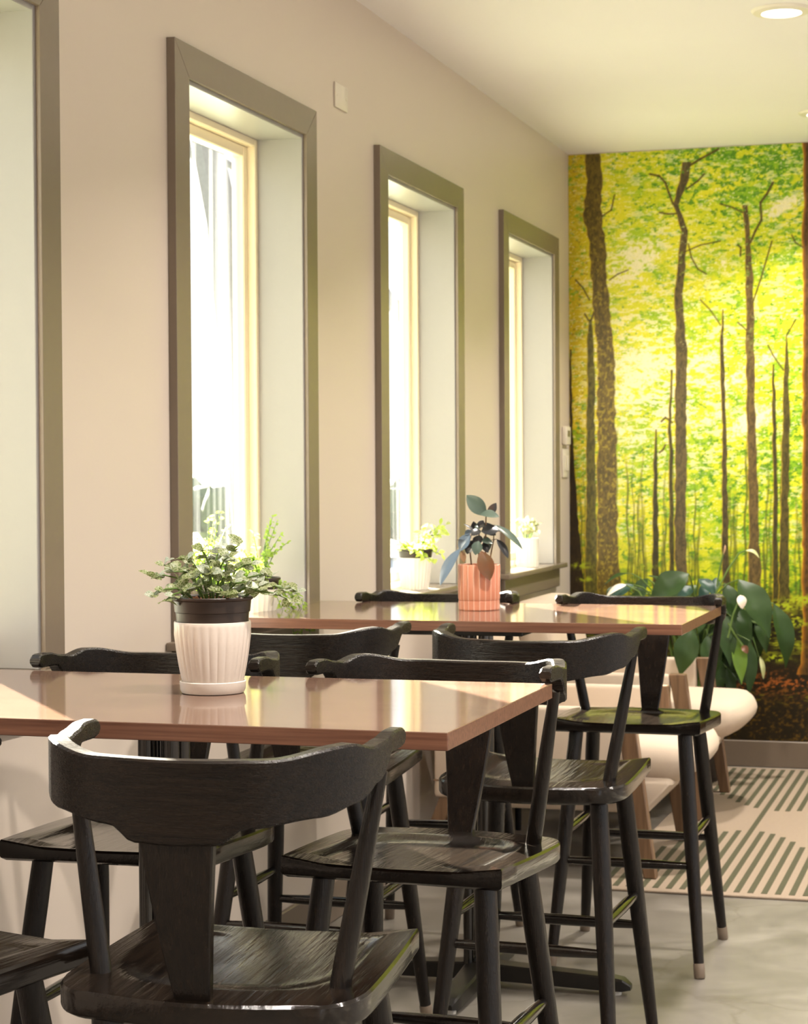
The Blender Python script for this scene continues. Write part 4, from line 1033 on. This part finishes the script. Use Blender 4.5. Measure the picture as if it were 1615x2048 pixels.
# peace lily in the corner, in a dark planter on the floor
LC = Vector((0.60, 8.08, 0.0095))
t = thing('potted_peace_lily', 'large drooping peace lily in dark planter in front of the mural', 'potted plant', LC)
bm = bmesh.new(); lathe(bm, [(0.08, 0.0), (0.118, 0.0), (0.122, 0.01), (0.135, 0.2), (0.15, 0.36), (0.158, 0.365), (0.158, 0.39), (0.145, 0.392), (0.14, 0.36), (0.06, 0.35)], 56); obj('planter', bm, 'planter', t)
bm = bmesh.new(); lathe(bm, [(0.14, 0.35), (0.07, 0.365), (0.001, 0.37)], 28); obj('soil', bm, 'soil', t)
KL = 0.0020
def Q(px, py, d): # px,py in steps of 2 mm from the planter's axis at its foot; d toward the viewer
    return crt * (px * KL) - camdir * d + Vector((0, 0, py * KL))
def q(x, y): return (x - 1386, 1562 - y)
LIL = [((1368, 1135), (1287, 1196), 50, .22, .24, (-.2, .8, .5), 'lily', .12), ((1262, 1137), (1203, 1158), 14, .1, .16, (-.2, .3, .9), 'lily', .1), ((1262, 1158), (1203, 1195), 26, .16, .2, (-.3, .7, .6), 'lily_teal', .1),
 ((1476, 1150), (1530, 1265), 58, .12, .2, (.3, .9, .3), 'lily', .10), ((1556, 1202), (1578, 1335), 42, .02, .04, (.4, .9, .2), 'lily', .12), ((1440, 1218), (1452, 1322), 36, .14, .2, (.1, 1, .2), 'lily', .08),
 ((1467, 1262), (1475, 1358), 28, .17, .2, (.1, 1, .1), 'lily_bright', .05), ((1366, 1240), (1340, 1334), 44, .34, .36, (-.2, 1, .2), 'lily', .1), ((1500, 1275), (1494, 1388), 26, .1, .13, (.2, 1, .1), 'lily', .06),
 ((1415, 1262), (1424, 1350), 40, .10, .15, (.0, 1, .2), 'lily', .08), ((1290, 1180), (1250, 1230), 34, .05, .1, (-.3, .8, .4), 'lily', .1), ((1400, 1150), (1432, 1185), 26, .06, .1, (.2, .7, .6), 'lily_teal', .1),
 ((1385, 1165), (1350, 1190), 26, .12, .15, (-.2, .7, .7), 'lily_teal', .1), ((1430, 1160), (1400, 1195), 22, .0, .04, (.0, .8, .6), 'lily_teal', .1), ((1455, 1160), (1470, 1240), 34, .05, .1, (.2, .9, .2), 'lily', .1),
 ((1500, 1180), (1560, 1230), 24, .0, .0, (.4, .7, .6), 'lily_teal', .12), ((1400, 1200), (1375, 1280), 40, .1, .15, (-.2, .9, .3), 'lily', .08), ((1330, 1200), (1310, 1280), 36, .1, .15, (-.2, .9, .3), 'lily', .08),
 ((1470, 1230), (1500, 1330), 34, .05, .08, (.2, .9, .2), 'lily', .08), ((1430, 1300), (1440, 1390), 28, .08, .1, (.1, .9, .2), 'lily', .08), ((1520, 1240), (1535, 1300), 26, .0, .0, (.3, .9, .2), 'lily', .1),
 ((1350, 1150), (1330, 1230), 36, .0, .0, (-.1, .9, .3), 'lily', .1), ((1300, 1150), (1275, 1190), 24, .0, .0, (-.2, .7, .6), 'lily', .1), ((1455, 1330), (1468, 1410), 20, .08, .1, (.1, .9, .2), 'lily', .05),
 ((1410, 1185), (1440, 1250), 30, .02, .05, (.1, .9, .3), 'lily', .1), ((1238, 1165), (1215, 1200), 22, .0, .05, (-.2, .8, .4), 'lily', .1), ((1480, 1300), (1488, 1370), 22, .0, .02, (.1, .9, .2), 'lily', .05),
 ((1375, 1290), (1390, 1350), 26, .1, .15, (.0, .9, .2), 'lily', .05), ((1340, 1165), (1300, 1145), 14, -.05, -.05, (.0, .4, 1), 'lily', .1), ((1445, 1150), (1430, 1195), 18, -.05, .0, (.0, .9, .3), 'lily_teal', .1),
 ((1352, 1205), (1392, 1225), 30, .0, .02, (.1, .8, .5), 'lily', .08), ((1270, 1195), (1300, 1240), 30, .0, .02, (-.1, .9, .4), 'lily', .08), ((1500, 1215), (1520, 1290), 30, -.04, -.02, (.2, .9, .3), 'lily', .08)]
for k in range(26):
    x, y = rn.uniform(1395, 1535), rn.uniform(1195, 1330)
    if x > 1440 + (1400 - y) * .6: x -= 40
    LIL.append(((x, y), (x + rn.uniform(-18, 26), y + rn.uniform(50, 85)), rn.uniform(20, 36), rn.uniform(-.05, .05), rn.uniform(-.03, .08), (rn.uniform(-.4, .4), .9, .3), 'lily', .08))
for k in range(12):
    x, y = rn.uniform(1225, 1400), rn.uniform(1160, 1215)
    LIL.append(((x + 20, y), (x - 25, y + rn.uniform(20, 45)), rn.uniform(18, 30), rn.uniform(-.05, .1), rn.uniform(-.03, .12), (rn.uniform(-.4, .2), .8, .5), 'lily', .08))
for a, b_, w, d0, d1, nn, mm, dr in LIL:
    A, B = Q(*q(*a), d0), Q(*q(*b_), d1); W_ = w * KL
    nv = crt * nn[0] - camdir * nn[1] + Vector((0, 0, nn[2]))
    bm = bmesh.new(); leaf(bm, A, B, W_ * 1.12, nv, dr, 0.26, 0.8, 14, 0.06, 1.15)
    lf = raw('leaf', bm, mm, t)
    root_ = Vector((rn.uniform(-.06, .06), rn.uniform(-.06, .06), 0.365)); mid = root_.lerp(A, .5) + Vector((0, 0, max(0.05, 0.25 - abs(A.z - .7) * .3)))
    pts = []
    for k in range(7):
        s = k / 6; pts.append(root_ * (1 - s) ** 2 + mid * 2 * s * (1 - s) + A * s * s)
    bm = bmesh.new(); tube(bm, pts, [0.0045, 0.0042, 0.004, 0.0037, 0.0034, 0.003, 0.0026], 7); obj('petiole', bm, 'stem_green', lf)
def spathe(base, tip, w, d, nn, mm, stem):
    bm = bmesh.new(); leaf(bm, Q(*q(*base), d), Q(*q(*tip), d + .01), w * KL, crt * nn[0] - camdir * nn[1] + Vector((0, 0, nn[2])), .15, .5, .8, 9)
    s_ = raw('spathe', bm, mm, t)
    bm = bmesh.new(); tube(bm, [Q(*q(*p), d - .005) for p in stem], 0.0035, 7); obj('flower_stalk', bm, 'stem_green', s_)
spathe((1464, 1176), (1467, 1203), 19, .30, (.0, 1, .1), 'spathe', [(1440, 1260), (1450, 1215), (1462, 1186)])
spathe((1490, 1092), (1517, 1107), 13, .12, (.2, .5, .8), 'spathe_green', [(1425, 1215), (1432, 1175), (1455, 1130), (1478, 1097), (1492, 1091)])
spathe((1245, 1157), (1205, 1180), 13, .20, (-.2, .8, .6), 'spathe', [(1300, 1220), (1270, 1170), (1246, 1158)])
spathe((1524, 1308), (1530, 1355), 10, .06, (.1, 1, .1), 'spathe_green', [(1480, 1260), (1510, 1270), (1522, 1310)])
spathe((1476, 1280), (1486, 1296), 14, .2, (.1, 1, .1), 'rubber_red', [(1448, 1235), (1462, 1258), (1477, 1282)])
spathe((1451, 1080), (1446, 1100), 4, .1, (.1, 1, .1), 'dead_leaf', [(1434, 1165), (1440, 1130), (1448, 1095)])

# ------------------------------------------------------------------ outside the windows
bm = bmesh.new(); box(bm, (-60, -20, -0.5), (-0.21, 70, -0.3)); tag(obj('lawn', bm, 'grass'), 'pale winter lawn outside the windows', 'lawn')
bm = bmesh.new(); box(bm, (-9.5, -20, -0.299), (-5.8, 70, -0.285)); tag(obj('road', bm, 'asphalt'), 'pale grey road outside the windows', 'road')
def tree(loc, h, seed, label):
    t = thing('bare_tree', label, 'tree', loc); rn_ = random.Random(seed); bm = bmesh.new(); bb = bmesh.new()
    def grow(p, d, L, r, lv, b):
        pts = [p]; 
        for k in range(4):
            d = (d + Vector((rn_.uniform(-.16, .16), rn_.uniform(-.16, .16), .05))).normalized(); pts.append(pts[-1] + d * L / 4)
        tube(b, pts, [r * (1 - .11 * k) for k in range(5)], 8 if lv > 1 else 5)
        if lv > 0:
            for k in range(3 if lv > 2 else 4):
                a = rn_.random() * 6.28; nd = (d * .75 + Vector((math.cos(a), math.sin(a), rn_.uniform(-.1, .5))) * .7).normalized()
                grow(pts[rn_.choice((2, 3, 4))], nd, L * .62, r * .5, lv - 1, bb)
    grow(Vector((0, 0, 0)), Vector((0, 0, 1)), h * .5, h * 0.022, 4, bm)
    obj('trunk', bm, 'bark', t); o = obj('branches', bb, 'bark', t); o['kind'] = 'stuff'
tree((-3.7, 14.5, -0.3), 9.5, 3, 'thick bare tree seen through the second window, on its left side')
tree((-5.0, 19.5, -0.3), 11.0, 8, 'slimmer bare tree seen through the second window, nearer its frame')
tree((-5.6, 27.0, -0.3), 12.0, 12, 'far bare tree seen through the third window')
def hedge(lo, hi, label, seed):
    bm = bmesh.new(); rn_ = random.Random(seed)
    for k in range(60):
        c = Vector((rn_.uniform(lo[0], hi[0]), rn_.uniform(lo[1], hi[1]), rn_.uniform(.35, hi[2] - .3)))
        r = bmesh.ops.create_icosphere(bm, subdivisions=2, radius=rn_.uniform(.35, .6))
        for v in r['verts']: v.co = c + v.co * rn_.uniform(.85, 1.1)
    tag(obj('hedge', bm, 'hedge'), label, 'hedge')
hedge((-14, 34, -.3), (-6, 37, 1.2), 'low green hedge far beyond the road', 5)
